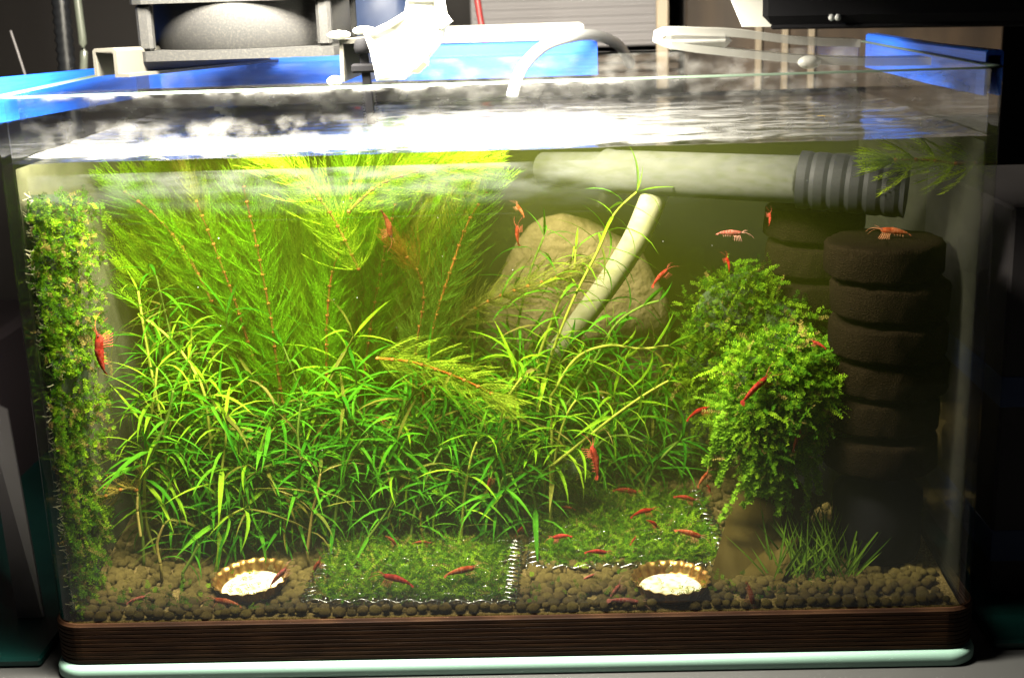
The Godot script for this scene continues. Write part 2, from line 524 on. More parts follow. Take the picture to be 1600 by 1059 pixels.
	o = base("carton", Vector3(0.2222, 0.0625, -0.0500), "pale printed carton with a blue band beside the sponge filter's side of the tank", "carton")
	mb = MB.new()
	chamfer_box(mb, Vector3(-0.021, -0.115, -0.12), Vector3(0.06, 0.10, 0.0), 0.0012)
	part("carton_body", mb.done(), M.box_card, o)
	mb = MB.new()
	chamfer_box(mb, Vector3(-0.0212, 0.018, -0.119), Vector3(0.0602, 0.031, 0.0004), 0.0003)
	part("blue_band", mb.done(), M.box_blue, o)
	mb = MB.new()
	chamfer_box(mb, Vector3(-0.0212, -0.05, -0.119), Vector3(0.0602, -0.036, 0.0004), 0.0003)
	part("blue_band", mb.done(), M.box_blue, o)
	mb = MB.new()
	for q in [[-0.0105, 0.008, 0.0045, 0.0006], [-0.0105, 0.0055, 0.0035, 0.0006], [-0.0105, 0.0028, 0.0006, 0.0032], [-0.0105, 0.0022, 0.006, 0.0006]]:
		chamfer_box(mb, Vector3(q[0], q[1], 0.0003), Vector3(q[0] + q[2], q[1] + q[3], 0.0006), 0.0001)
	part("print", mb.done(), M.print_black, o)

func round_rect(hx: float, z0: float, z1: float, r: float, y: float, n: int) -> Array:   # clockwise seen from below, corners rounded
	var out := []
	for c in [[hx - r, z0 - r, 0.0], [-hx + r, z0 - r, 1.0], [-hx + r, z1 + r, 2.0], [hx - r, z1 + r, 3.0]]:
		for k in n + 1:
			var w: float = (c[2] + float(k) / n) * PI / 2.0
			out.push_back(Vector3(c[0] + cos(w) * r, y, c[1] + sin(w) * r))
	out.reverse()
	return out

# ---------------------------------------------------------------- tank
func tank() -> void:
	var t := base("aquarium", Vector3.ZERO, "small glass aquarium with rounded corners and dark wood-grain base trim", "aquarium")
	var R := 0.011
	var outer := func(y: float, ins: float) -> Array:   # front and side wall outline, open at the back
		var out := [Vector3(W - ins, y, -D), Vector3(W - ins, y, -R)]
		for k in range(1, 9):
			var w := PI / 2 * k / 8.0
			out.push_back(Vector3(W - R + cos(w) * (R - ins), y, -R + sin(w) * (R - ins)))
		for k in range(0, 9):
			var w := PI / 2 + PI / 2 * k / 8.0
			out.push_back(Vector3(-W + R + cos(w) * (R - ins), y, -R + sin(w) * (R - ins)))
		out.push_back(Vector3(-W + ins, y, -D))
		out.reverse()
		return out
	var mb := MB.new()
	skin(mb, [outer.call(TRIM - 0.004, 0.0), outer.call(RIM - 0.0003, 0.0)], false, false, Color.WHITE, false)
	skin(mb, [outer.call(RIM - 0.0003, 0.004), outer.call(TRIM - 0.004, 0.004)], false, false, Color.WHITE, false)
	part("front_glass", mb.done(true), M.glass, t)
	mb = MB.new()
	skin(mb, [outer.call(RIM - 0.0002, 0.0001), outer.call(RIM + 0.0004, 0.0004), outer.call(RIM + 0.0005, 0.002), outer.call(RIM + 0.0004, 0.0036), outer.call(RIM - 0.0002, 0.0039)], false, false, Color.WHITE, false)
	part("glass_rim", mb.done(true), M.rim_glass, t)
	mb = MB.new()
	chamfer_box(mb, Vector3(-W + 0.0045, TRIM - 0.004, -D + 0.0005), Vector3(W - 0.0045, RIM - 0.001, -D + 0.004), 0.0003)
	part("back_glass", mb.done(), M.glass, t)
	mb = MB.new()
	chamfer_box(mb, Vector3(-W, 0.0, -D - 0.004), Vector3(W, WATER + 0.002, -D - 0.0006), 0.0003)
	part("black_backing", mb.done(), M.black_matte, t)
	mb = MB.new()
	chamfer_box(mb, Vector3(-W + 0.005, 0.003, -D + 0.001), Vector3(W - 0.005, TRIM - 0.003, -0.006), 0.0003)
	part("floor_pane", mb.done(), M.teal_glass, t)
	# base trim with fine ribs
	mb = MB.new()
	var rings := [round_rect(W - 0.0005, 0.0005, -D - 0.005, R, 0.0, 8)]
	var n := 9
	for k in n:
		var y0 := 0.0004 + (TRIM - 0.0012) * k / n
		var h := (TRIM - 0.0012) / n
		var dp := 0.0002 + 0.0002 * (0.5 + 0.5 * sin(k * 2.3))
		for q in [[0.0, dp], [0.18, 0.0], [0.84, 0.0], [1.0, dp]]:
			rings.push_back(round_rect(W + 0.0009 - q[1], 0.0019 - q[1], -D - 0.006 + q[1], R + 0.0014 - q[1], y0 + h * q[0], 8))
	rings.push_back(round_rect(W + 0.0002, 0.0012, -D - 0.0055, R + 0.0008, TRIM, 8))
	rings.push_back(round_rect(W - 0.0002, 0.0003, -D - 0.005, R, TRIM, 8))
	skin(mb, rings, true, false)
	part("base_trim", mb.done(), M.trim, t)
	# films on the glass
	part("lime_film", sheet(Vector3(-W + 0.011, WATER + 0.0012, -0.00425), Vector3(2 * W - 0.022, 0, 0), Vector3(0, RIM - WATER - 0.002, 0)), M.lime_front, t)
	part("lime_film", sheet(Vector3(-W + 0.006, WATER, -D + 0.0043), Vector3(2 * W - 0.012, 0, 0), Vector3(0, RIM - WATER - 0.002, 0)), M.lime_back, t)
	for s in [-1.0, 1.0]:
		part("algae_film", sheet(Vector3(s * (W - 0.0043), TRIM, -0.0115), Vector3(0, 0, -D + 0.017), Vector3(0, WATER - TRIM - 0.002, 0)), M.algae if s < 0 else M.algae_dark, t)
	part("damp_film", sheet(Vector3(-W + 0.011, WATER - 0.022, -0.0043), Vector3(2 * W - 0.022, 0, 0), Vector3(0, 0.0185, 0)), M.damp, t)

func sheet(o: Vector3, u: Vector3, w: Vector3) -> ArrayMesh:
	var mb := MB.new()
	mb.quad(o, o + u, o + u + w, o + w)
	for q in [[0, 1], [1, 0], [1, 1], [0, 1], [0, 0], [1, 0]]: mb.uv.push_back(Vector2(q[0], q[1]))
	return mb.done()

func pellet_mesh(sd: float) -> ArrayMesh:
	var mb := MB.new()
	var rings := []
	for j in 6:
		var th := PI * j / 5.0
		var r := []
		for k in 8:
			var ph := -TAU * k / 8.0
			var d := Vector3(sin(th) * cos(ph), -cos(th), sin(th) * sin(ph))
			r.push_back(d * (1.0 + 0.22 * bump_noise.get_noise_3dv(d * 1.3 + Vector3(sd, 0, 0))))
		rings.push_back(r)
	skin(mb, rings, false, false)
	return mb.done(true)

func soil() -> void:
	var mb := MB.new()
	var nx := 60
	var nz := 34
	var x0 := -W + 0.0048
	var z0 := -0.0050
	var fx := (2 * W - 0.0096) / nx
	var fz := (D - 0.0100) / nz
	var P := func(i: int, j: int) -> Vector3:
		var x := x0 + fx * i
		var z := z0 - fz * j
		return Vector3(x, soil_y(x, z) - 0.0022, z)
	for i in nx:
		for j in nz:
			mb.quad(P.call(i, j), P.call(i + 1, j), P.call(i + 1, j + 1), P.call(i, j + 1))
	for i in nx:
		var a: Vector3 = P.call(i, 0)
		var b: Vector3 = P.call(i + 1, 0)
		mb.quad(Vector3(a.x, TRIM - 0.003, a.z), Vector3(b.x, TRIM - 0.003, b.z), b, a)
	var g := structure("soil", mb.done(true), M.soil, "brown aquarium soil of round pellets on the tank floor")
	var variants := []
	var tints := []
	for k in 5: variants.push_back(pellet_mesh(k * 7.3))
	for k in 4:
		var m: StandardMaterial3D = M.soil.duplicate()
		m.resource_name = "pellet_%d" % k
		m.albedo_color = lin([0.85, 1.3, 1.05, 0.65][k], [0.85, 1.25, 1.1, 0.68][k], [0.8, 1.2, 0.95, 0.7][k])
		if k == 1: m.albedo_color = Color(1, 1, 1)
		tints.push_back(m)
	var n := 0
	# pellets pressed against the front glass, then rows behind them
	var caps := [Vector3(-0.1062, 0.0228, -0.0272), Vector3(0.0642, 0.0218, -0.0203)]
	var clear_of := func(x: float, z: float) -> bool:
		for c in caps:
			if Vector2(x - c.x, z - c.z).length() < 0.0150: return false
		return true
	for row in 5:
		var x := x0 + 0.003
		while x < W - 0.009 and n < 300:
			var r := rng.randf_range(0.0017, 0.0028)
			var z := -0.0068 - row * 0.0040 + rng.randf_range(-0.0008, 0.0003 if row == 0 else 0.0008)
			var y := soil_y(x, z) + rng.randf_range(-0.0012, 0.0004)
			if rng.randf() < 0.96 and clear_of.call(x, z):
				var b := Basis.from_euler(Vector3(rng.randf() * 6, rng.randf() * 6, rng.randf() * 6)).scaled(Vector3(r, r * rng.randf_range(0.8, 1.0), r * rng.randf_range(0.85, 1.0)))
				part("pellet", variants[rng.randi() % 5], tints[rng.randi() % 4], g, Transform3D(b, Vector3(x, y, z)))
				n += 1
			x += r * rng.randf_range(1.7, 2.4)
	var mm := MultiMesh.new()
	mm.transform_format = MultiMesh.TRANSFORM_3D
	mm.mesh = variants[0]
	mm.instance_count = 3400
	for k in 3400:
		var x := rng.randf_range(x0 + 0.003, W - 0.009)
		var z := rng.randf_range(-0.0185, -0.12)
		var r := rng.randf_range(0.0016, 0.0027)
		while not clear_of.call(x, z):
			x = rng.randf_range(x0 + 0.003, W - 0.009)
		mm.set_instance_transform(k, Transform3D(Basis.from_euler(Vector3(rng.randf() * 6, rng.randf() * 6, 0)).scaled(Vector3(r, r * 0.9, r)), Vector3(x, soil_y(x, z) - 0.0012 + rng.randf_range(-0.0008, 0.0008), z)))
	var mi := MultiMeshInstance3D.new()
	mi.name = "gravel"
	mi.multimesh = mm
	mi.material_override = tints[2]
	tag(mi, "brown soil pellets spread between the plants", "", "", "stuff")
	g.add_child(mi)

func water() -> void:
	var nn := FastNoiseLite.new()
	nn.seed = 77
	nn.frequency = 1.0
	nn.fractal_octaves = 3
	var mb := MB.new()
	var nx := 150
	var nz := 80
	var x0 := -W + 0.0045
	var fx := (2 * W - 0.009) / nx
	var fz := (D - 0.0095) / nz
	var H := func(i: int, j: int, dy: float) -> Vector3:
		var x := x0 + fx * i
		var z := -0.0044 - fz * j
		var e := minf(minf(i, nx - i), minf(j, nz - j)) / 3.0
		return Vector3(x, WATER + dy + 0.00035 * nn.get_noise_2d(x * 38, z * 60) + 0.0008 * maxf(0.0, 1.0 - e), z)
	for i in nx:
		for j in nz:
			mb.quad(H.call(i, j, 0.0), H.call(i + 1, j, 0.0), H.call(i + 1, j + 1, 0.0), H.call(i, j + 1, 0.0))
	var w := structure("water", mb.done(true), M.water, "rippled water surface under the lamp")
	# dusty film floating on the water, thick where the fan's draught pushed it together
	var im := Image.create(512, 256, false, Image.FORMAT_RGBA8)
	var f2 := FastNoiseLite.new()
	f2.seed = 12
	f2.frequency = 1.0
	f2.fractal_octaves = 5
	for px in 512:
		for py in 256:
			var u := px / 512.0
			var v := py / 256.0
			var s := f2.get_noise_2d(u * 13.0 + 2.0 * f2.get_noise_2d(u * 5, v * 5), v * 9.0) * 0.5 + 0.5
			var fine := f2.get_noise_2d(u * 60.0 + 31.0, v * 70.0) * 0.5 + 0.5
			var thick := smoothstep(1.05, 0.55, u) * 0.55 + 0.25
			thick *= smoothstep(0.01, 0.14, v) * (0.35 + 0.65 * smoothstep(1.0, 0.6, v))
			var a := clampf((s - 0.74 + thick * 0.75) * 1.5, 0.0, 1.0) * (0.6 + 0.5 * fine)
			im.set_pixel(px, py, Color(0.93, 0.94, 0.95, clampf(a * 0.36, 0.0, 0.32)))
	var fm := mat("film", Color(1, 1, 1), 0.6)
	fm.albedo_texture = ImageTexture.create_from_image(im)
	fm.transparency = BaseMaterial3D.TRANSPARENCY_ALPHA
	mb = MB.new()
	for i in nx:
		for j in nz:
			mb.quad(H.call(i, j, 0.0004), H.call(i + 1, j, 0.0004), H.call(i + 1, j + 1, 0.0004), H.call(i, j + 1, 0.0004))
			var q := [Vector2(i, j), Vector2(i + 1, j), Vector2(i + 1, j + 1), Vector2(i, j + 1)]
			for k in [0, 2, 1, 0, 3, 2]:
				mb.uv.push_back(Vector2(q[k].x / nx, q[k].y / nz))
	part("surface_film", mb.done(true), fm, w)
	# cloudy water
	var fv := FogVolume.new()
	fv.name = "cloudy_water"
	fv.size = Vector3(2 * W - 0.0096, WATER - 0.02 - 0.001, D - 0.011)
	fv.position = Vector3(0, (WATER + 0.02) * 0.5 - 0.001, -(D + 0.0005) * 0.5)
	var fmat := FogMaterial.new()
	fmat.density = 0.56
	fmat.albedo = lin(0.42, 0.52, 0.035)
	fv.material = fmat
	tag(fv, "slightly cloudy yellow-green water in the tank", "", "", "stuff")
	add_child(fv)
	# bits floating on the surface
	var bits := [[Vector3(0.1344, 0.1967, -0.0869), "small yellow leaf bit floating near the black pipe cuff", Color(0.5, 0.34, 0.05)], [Vector3(-0.1222, 0.1967, -0.0108), "cream leaf scrap floating at the front glass above the mossy wall", Color(0.55, 0.5, 0.2)], [Vector3(-0.1022, 0.1967, -0.0154), "thin bent straw scrap floating at the front glass", Color(0.55, 0.5, 0.22)], [Vector3(-0.0396, 0.1967, -0.0197), "narrow yellow scrap floating below the white clamp", Color(0.6, 0.55, 0.2)], [Vector3(-0.0814, 0.1967, -0.0200), "tiny pale crumb floating near the front glass", Color(0.55, 0.55, 0.4)]]
	for b in bits:
		mb = MB.new()
		var l := 0.004
		leaf(mb, Vector3(-l, 0.0, 0), Vector3(1, 0.05, 0.1), Vector3.UP, l * 2, 0.0012, 0.3, b[2])
		var bo := part("leaf_scrap", mb.done(), M.leaf, self, Transform3D(Basis(), b[0]))
		tag(bo, b[1], "leaf scrap")

# ---------------------------------------------------------------- pipes, sponges
func filter_gear() -> void:
	# long milky pipe under the surface with a ribbed black cuff
	var p := base("filter_pipe", Vector3(0.1213, 0.1719, -0.0700), "milky grey pipe lying just under the water surface", "pipe")
	var a: Vector3 = Vector3(0.1229, 0.1732, -0.0680) - p.position
	var b: Vector3 = Vector3(0.0174, 0.1677, -0.1650) - p.position
	var mb := MB.new()
	var rings := []
	for q in [[0.0, 0.0098], [0.70, 0.0098], [0.72, 0.0104], [0.74, 0.0088], [1.0, 0.0078]]:
		rings.push_back(ring(a.lerp(b, q[0]), b - a, q[1], 24))
	skin(mb, rings)
	part("pipe_body", mb.done(true), M.milky_pipe, p)
	mb = MB.new()
	rings = []
	var dirv: Vector3 = (a - b).normalized()
	dirv = (dirv + Vector3(0.45, -0.12, -0.25)).normalized()
	for k in 25:
		var rr := 0.0112 if k % 4 == 3 else 0.0117
		rings.push_back(ring(a + dirv * (-0.002 + 0.042 * k / 24.0), dirv, rr, 72))
	skin(mb, rings)
	part("ribbed_cuff", mb.done(), mat("cuff_rubber", Color(0.008, 0.0085, 0.01), 0.7), p)
	# white lift tube leaning behind the plants
	mat("cream_tube", Color(0.62, 0.6, 0.42), 0.4)
	for q in [["milky_pipe", 0.12, 0.125, 0.10], ["cream_tube", 0.32, 0.31, 0.18]]:
		var pm: StandardMaterial3D = M.get(q[0])
		if pm: stain(pm, q[1], q[2], q[3])
	p = base("lift_tube", Vector3(0.0291, 0.0926, -0.1400), "white lift tube leaning behind the narrow-leaved plants", "tube")
	mb = MB.new()
	tube(mb, spline([Vector3(0.0674, 0.1628, -0.1210) - p.position, Vector3(0.0638, 0.1530, -0.1220) - p.position, Vector3(0.0573, 0.1378, -0.1260) - p.position, Vector3(0.0459, 0.1173, -0.1350) - p.position, Vector3(0.0261, 0.0874, -0.1480) - p.position, Vector3(0.0149, 0.0712, -0.1550) - p.position], 8), 0.0062, 0.0050, 24)
	part("tube_body", mb.done(true), M.cream_tube, p)
	# sponges
	sponge(Vector3(0.1522, 0, -0.047), 0.0230, 0.1525, 6, "brown disc sponge filter nearest the glass, topped by a shrimp")
	sponge(Vector3(0.1328, 0.1351, -0.1000) * Vector3(1, 0, 1), 0.021, 0.158, 6, "second brown disc sponge filter, half hidden behind the black cuff")
	# big pale stone at the back
	var s := base("stone", Vector3(0.0311, 0.1022, -0.1760), "large tan stone standing behind the white lift tube", "stone")
	mb = MB.new()
	blob(mb, Vector3(0, -0.026, 0), Vector3(0.047, 0.066, 0.016), 0.12, 22.0, 30, 20)
	part("stone_body", mb.done(true), M.stone, s)
	# leaning slab under the moss
	s = base("leaning_slab", Vector3(0.0942, 0.0095, -0.0200), "olive tan slab leaning under the bright moss clump", "slab")
	mb = MB.new()
	var c0 := [Vector3(0.0743, 0.0071, -0.0140), Vector3(0.1023, 0.0106, -0.0120), Vector3(0.1285, 0.0427, -0.0520), Vector3(0.1012, 0.0646, -0.0600)]
	for i in 4: c0[i] -= s.position
	var nrm: Vector3 = (c0[1] - c0[0]).cross(c0[2] - c0[0]).normalized()
	var c1 := []
	for q in c0: c1.push_back(q - nrm * 0.005)
	var mid: Vector3 = (c0[0] + c0[2]) * 0.5 - nrm * 0.0025
	mb.poly_out(c0, mid); mb.poly_out(c1, mid)
	for i in 4: mb.poly_out([c0[i], c0[(i + 1) % 4], c1[(i + 1) % 4], c1[i]], mid)
	part("slab_body", mb.done(), M.slab, s)

func stain(m: StandardMaterial3D, cr: float, cg: float, cb: float) -> void:
	m.albedo_color = Color.WHITE
	triplanar(m, noise_tex(0.014, FastNoiseLite.TYPE_SIMPLEX_SMOOTH, ramp2([0.0, 0.35, 0.6, 1.0], [lin(cr * 0.7, cg * 0.75, cb * 0.5), lin(cr * 0.88, cg * 0.9, cb * 0.8), lin(cr, cg, cb), lin(cr * 1.1, cg * 1.1, cb * 1.1)]), 512, 6, 61), null, Vector3(14, 30, 14))

func sponge(at: Vector3, r: float, top: float, discs: int, label: String) -> void:
	var y0 := soil_y(at.x, at.z) - 0.001
	var s := base("sponge_filter", Vector3(at.x, y0, at.z), label, "sponge filter", "disc sponge filters in the dark end")
	var mb := MB.new()
	lathe(mb, [Vector2(r * 0.72, 0.0), Vector2(r * 0.78, 0.004), Vector2(r * 0.78, 0.028), Vector2(r * 0.5, 0.034), Vector2(r * 0.5, top - y0 - 0.004)], 28)
	part("core", mb.done(true), M.black_matte, s)
	var step := 0.0158
	for k in discs:
		var y := top - y0 - k * step
		mb = MB.new()
		var b := 0.0018
		var h := 0.0136
		lathe(mb, [Vector2(0.0, y - h), Vector2(r * 0.6, y - h), Vector2(r - b, y - h), Vector2(r - b * 0.3, y - h + b * 0.4), Vector2(r, y - h + b), Vector2(r, y - h * 0.5), Vector2(r, y - b), Vector2(r - b * 0.3, y - b * 0.35), Vector2(r - b, y), Vector2(r * 0.8, y), Vector2(r * 0.6, y), Vector2(r * 0.3, y), Vector2(0.0, y)], 72)
		for i in mb.v.size():
			var q := mb.v[i]
			var nz := bump_noise.get_noise_3dv(q * 130.0 + Vector3(k * 9, at.x * 100, 0)) * 0.0012 + bump_noise.get_noise_3dv(q * 500.0) * 0.0005
			mb.v[i] = q + Vector3(q.x, (q.y - (y - h * 0.5)) * 1.5, q.z).normalized() * nz
		part("sponge_disc", mb.done(true), M.sponge, s, Transform3D(Basis.from_euler(Vector3(rng.randf_range(-0.02, 0.02), 0, rng.randf_range(-0.025, 0.025))), Vector3(rng.randf_range(-0.0008, 0.0008), 0, rng.randf_range(-0.0006, 0.0006))))

# ---------------------------------------------------------------- on the rim
func rim_gear() -> void:
	# fan lying flat
	var F := 0.0797
	var f := base("cooling_fan", Vector3(-0.09945, 0.2292, -0.045 - F / 2), "dusty grey square fan lying flat over the tank rim", "fan")
	var fr := MB.new()
	for s in [0, 1]:
		var y0: float = [0.0, 0.0213][s]
		fr = MB.new()
		var out := PackedVector2Array()
		for c in [[1, 1, 0], [-1, 1, 1], [-1, -1, 2], [1, -1, 3]]:
			for k in 5:
				var w: float = (c[2] + k / 4.0) * PI / 2
				out.push_back(Vector2(c[0] * (F / 2 - 0.004) + cos(w) * 0.004, c[1] * (F / 2 - 0.004) + sin(w) * 0.004))
		# square flange with a round opening: built as a ring between square and circle
		var n := 80
		var sq := []
		var ci := []
		for k in n:
			var w := -TAU * k / n
			var d := Vector2(cos(w), sin(w))
			var m := (F / 2) / maxf(absf(d.x), absf(d.y))
			m = minf(m, F / 2 * 1.345)
			sq.push_back(d * m)
			ci.push_back(d * 0.0375)
		var rr := []
		for q in [[ci, 0.0], [sq, 0.0], [sq, 0.0037], [ci, 0.0037], [ci, 0.0]]:
			var r := []
			for p in q[0]: r.push_back(Vector3(p.x, y0 + q[1], p.y))
			rr.push_back(r)
		skin(fr, rr, false, false)
		part("flange", fr.done(), M.fan_plastic, f)
	var dm := MB.new()
	lathe(dm, [Vector2(0.0375, 0.002), Vector2(0.0393, 0.004), Vector2(0.0393, 0.021), Vector2(0.0375, 0.023), Vector2(0.0365, 0.021), Vector2(0.0365, 0.004), Vector2(0.0375, 0.002)], 64)
	part("duct", dm.done(true), M.fan_plastic, f)
	for sx in [-1.0, 1.0]:
		for sz in [-1.0, 1.0]:
			var cm := MB.new()
			chamfer_box(cm, Vector3(sx * 0.0345 - 0.0028, 0.0036, sz * 0.0345 - 0.0028), Vector3(sx * 0.0345 + 0.0028, 0.0214, sz * 0.0345 + 0.0028), 0.0012)
			part("corner_post", cm.done(), M.fan_plastic, f)
	var hub := MB.new()
	lathe(hub, [Vector2(0.0, 0.003), Vector2(0.0165, 0.003), Vector2(0.0175, 0.005), Vector2(0.0175, 0.022), Vector2(0.016, 0.0235), Vector2(0.0, 0.0235)], 32)
	part("hub", hub.done(true), M.black_plastic, f)
	for k in 7:
		var bm := MB.new()
		var w := TAU * k / 7
		var row := []
		for i in 6:
			var rad := lerpf(0.0172, 0.0358, i / 5.0)
			var tw := w + i * 0.05
			var wd := 0.32 + 0.02 * i
			row.push_back([Vector3(cos(tw - wd) * rad, 0.006, sin(tw - wd) * rad), Vector3(cos(tw + wd) * rad, 0.019, sin(tw + wd) * rad)])
		for i in 5:
			bm.quad(row[i][0], row[i + 1][0], row[i + 1][1], row[i][1])
			var e := Vector3(0, 0.0012, 0)
			bm.quad(row[i][1] + e, row[i + 1][1] + e, row[i + 1][0] + e, row[i][0] + e)
		part("blade", bm.done(), M.black_plastic, f)
	# zinc brackets that carry the fan
	var z_out := PackedVector2Array([Vector2(0, 0.0), Vector2(0.0011, 0.0), Vector2(0.0011, 0.0086), Vector2(0.0072, 0.0086), Vector2(0.0078, 0.0080), Vector2(0.0078, -0.0006), Vector2(0.0131, -0.0006), Vector2(0.0131, 0.0006), Vector2(0.009, 0.0006), Vector2(0.009, 0.0088), Vector2(0.0078, 0.0099), Vector2(0.0008, 0.0099), Vector2(0.0, 0.0091)])
	var br := base("fan_bracket", Vector3(-0.1462, 0.2262, -0.0220), "bent zinc rail under the fan beside the blue corner strip", "bracket", "zinc rails under the fan")
	var m := MB.new()
	extrude(m, z_out, -0.19, Transform3D(Basis.from_euler(Vector3(-0.03, -0.10, 0)), Vector3(0, -0.0005, 0)))
	part("rail", m.done(), M.zinc, br)
	br = base("fan_bracket", Vector3(-0.0564, 0.2209, -0.0220), "bent zinc rail at the fan's edge with black tie through it", "bracket", "zinc rails under the fan")
	m = MB.new()
	extrude(m, PackedVector2Array([Vector2(-0.002, 0.0), Vector2(0.002, 0.0), Vector2(0.0022, 0.0136), Vector2(0.0095, 0.0136), Vector2(0.0098, 0.0), Vector2(0.0112, 0.0), Vector2(0.0112, 0.0146), Vector2(0.0105, 0.0152), Vector2(0.0015, 0.0152), Vector2(0.0008, 0.0146), Vector2(0.0006, 0.0012), Vector2(-0.002, 0.0012)]), -0.17, Transform3D(Basis.from_euler(Vector3(-0.02, 0.02, 0)), Vector3.ZERO))
	part("rail", m.done(), M.zinc, br)
	for k in 2:
		m = MB.new()
		blob(m, Vector3(0.001 + k * 0.0095, 0.0168 + 0.0012 * k, 0.0005), Vector3(0.0042, 0.0016, 0.003), 0.15, 200.0)
		part("white_clip", m.done(true), M.white_plastic, br)
	m = MB.new()
	blob(m, Vector3(-0.0015, 0.0005, 0.0012), Vector3(0.0028, 0.0019, 0.002), 0.15, 200.0)
	part("white_clip", m.done(true), M.white_plastic, br)
	# black tie hanging through the bracket
	var tie := base("cable_tie", Vector3(-0.0464, 0.2341, -0.0180), "black cable tie hanging from the zinc rail to the water", "cable tie")
	m = MB.new()
	lathe(m, [Vector2(0.0, -0.003), Vector2(0.0030, -0.003), Vector2(0.0034, -0.001), Vector2(0.0030, 0.0012), Vector2(0.002, 0.0022), Vector2(0.0, 0.0025)], 16)
	part("tie_knob", m.done(true), M.black_matte, tie)
	m = MB.new()
	chamfer_box(m, Vector3(-0.0046, -0.0098, -0.002), Vector3(0.0046, -0.0066, 0.002), 0.0007)
	part("tie_head", m.done(), M.black_matte, tie)
	m = MB.new()
	chamfer_box(m, Vector3(-0.0016, -0.0285, -0.0006), Vector3(0.0016, -0.003, 0.0006), 0.0003, Color.WHITE, Transform3D(Basis.from_euler(Vector3(0, 0, 0.05)), Vector3.ZERO))
	part("strap", m.done(), M.black_matte, tie)
	for s in [-1.0, 1.0]:
		m = MB.new()
		for k in 12:
			blob(m, Vector3(s * 0.0023 + 0.0013, -0.0165 - k * 0.0010, 0.0), Vector3(0.0005, 0.0004, 0.0004), 0.0, 1.0, 6, 4)
		var te := part("tooth_row", m.done(true), M.black_matte, tie)
		tag(te, "", "", "", "stuff")
	# white clamp, crumpled
	var cl := base("lamp_clamp", Vector3(-0.0304, 0.2337, -0.0150), "bright white plastic lamp clamp gripping the front rim", "clamp")
	m = MB.new()
	var pts := [Vector3(-0.0409, 0.2219, -0.0150), Vector3(-0.0312, 0.2220, -0.0150), Vector3(-0.0269, 0.2255, -0.0150), Vector3(-0.0221, 0.2294, -0.0150), Vector3(-0.0178, 0.2342, -0.0150), Vector3(-0.0162, 0.2391, -0.0150), Vector3(-0.0140, 0.2412, -0.0150), Vector3(-0.0159, 0.2439, -0.0150), Vector3(-0.0169, 0.2519, -0.0150), Vector3(-0.0283, 0.2523, -0.0150), Vector3(-0.0295, 0.2453, -0.0150), Vector3(-0.0366, 0.2415, -0.0150), Vector3(-0.0446, 0.2382, -0.0150), Vector3(-0.0426, 0.2323, -0.0150)]
	var o2 := []
	for q in pts: o2.push_back(q - cl.position)
	var rg := []
	for q in [[0.004, 0.80], [0.0075, 0.90], [0.0065, 1.0], [0.0, 1.03], [-0.008, 1.0], [-0.014, 0.92]]:
		var r := []
		for i in o2.size():
			var w: Vector3 = o2[i] * q[1]
			w.z = q[0] + 0.003 * bump_noise.get_noise_3d(i * 0.9, q[0] * 300.0, 2.0)
			r.push_back(w)
		rg.push_back(r)
	rg.reverse()
	skin(m, rg)
	part("clamp_body", m.done(), M.white_plastic, cl)
	m = MB.new()
	chamfer_box(m, Vector3(-0.004, -0.0085, 0.0), Vector3(0.0045, -0.0015, 0.0082), 0.002, Color.WHITE, Transform3D(Basis.from_euler(Vector3(0, 0, 0.7)), Vector3(0.0005, -0.002, 0)))
	part("clamp_pad", m.done(), M.cream, cl)
	m = MB.new()
	chamfer_box(m, Vector3(-0.0005, -0.001, 0.006), Vector3(0.0015, 0.0015, 0.0086), 0.0005, Color.WHITE, Transform3D(Basis(), Vector3(0.012, 0.006, 0)))
	part("clamp_pin", m.done(), M.zinc, cl)
	# blue strips
	blue_strip([Vector3(-0.1906, 0.2257, 0.0000), Vector3(-0.1865, 0.2249, -0.0350), Vector3(-0.1871, 0.2198, -0.1960)], -0.0155, "blue plastic edge strip on the rim above the mossy wall")
	var yb := 0.2245
	blue_strip([Vector3(-W - 0.001, yb, -D - 0.002), Vector3(-0.05, yb, -D - 0.002), Vector3(0.0455, yb, -D - 0.002)], -0.0165, "blue plastic edge strip along the back rim under the white tray")
	blue_strip([Vector3(W + 0.001, 0.2235, -D + 0.004), Vector3(W + 0.001, 0.2235, -0.10), Vector3(W + 0.001, 0.2245, -0.022)], -0.0155, "blue plastic edge strip on the rim below the black box")
	# white tray on the back rim
	var tray := base("white_tray", Vector3(0.001, 0.2258, -D - 0.012), "white flat tray with raised edge on the back rim", "tray")
	m = MB.new()
	chamfer_box(m, Vector3(-0.036, 0.0, -0.02), Vector3(0.038, 0.0035, 0.012), 0.0008)
	part("tray_base", m.done(), M.white_plastic, tray)
	for q in [[-0.036, 0.038, 0.0095, 0.012], [-0.036, 0.038, -0.02, -0.0175], [-0.036, -0.0335, -0.0172, 0.0092], [0.0355, 0.038, -0.0172, 0.0092]]:
		m = MB.new()
		chamfer_box(m, Vector3(q[0], 0.0037, q[2]), Vector3(q[1], 0.0072, q[3]), 0.0007)
		part("tray_edge", m.done(), M.white_plastic, tray)
	# air hose
	var hs := base("air_hose", Vector3(0.0279, 0.2249, -0.1700), "grey air hose arching over the white tray into the tank", "hose")
	m = MB.new()
	tube(m, spline([Vector3(0.0038, 0.2043, -0.1400) - hs.position, Vector3(0.0083, 0.2155, -0.1500) - hs.position, Vector3(0.0188, 0.2248, -0.1650) - hs.position, Vector3(0.0327, 0.2282, -0.1800) - hs.position, Vector3(0.0461, 0.2269, -0.2100) - hs.position, Vector3(0.0588, 0.2197, -0.2500) - hs.position, Vector3(0.0670, 0.2078, -0.2900) - hs.position], 8), 0.0028, 0.0028, 12)
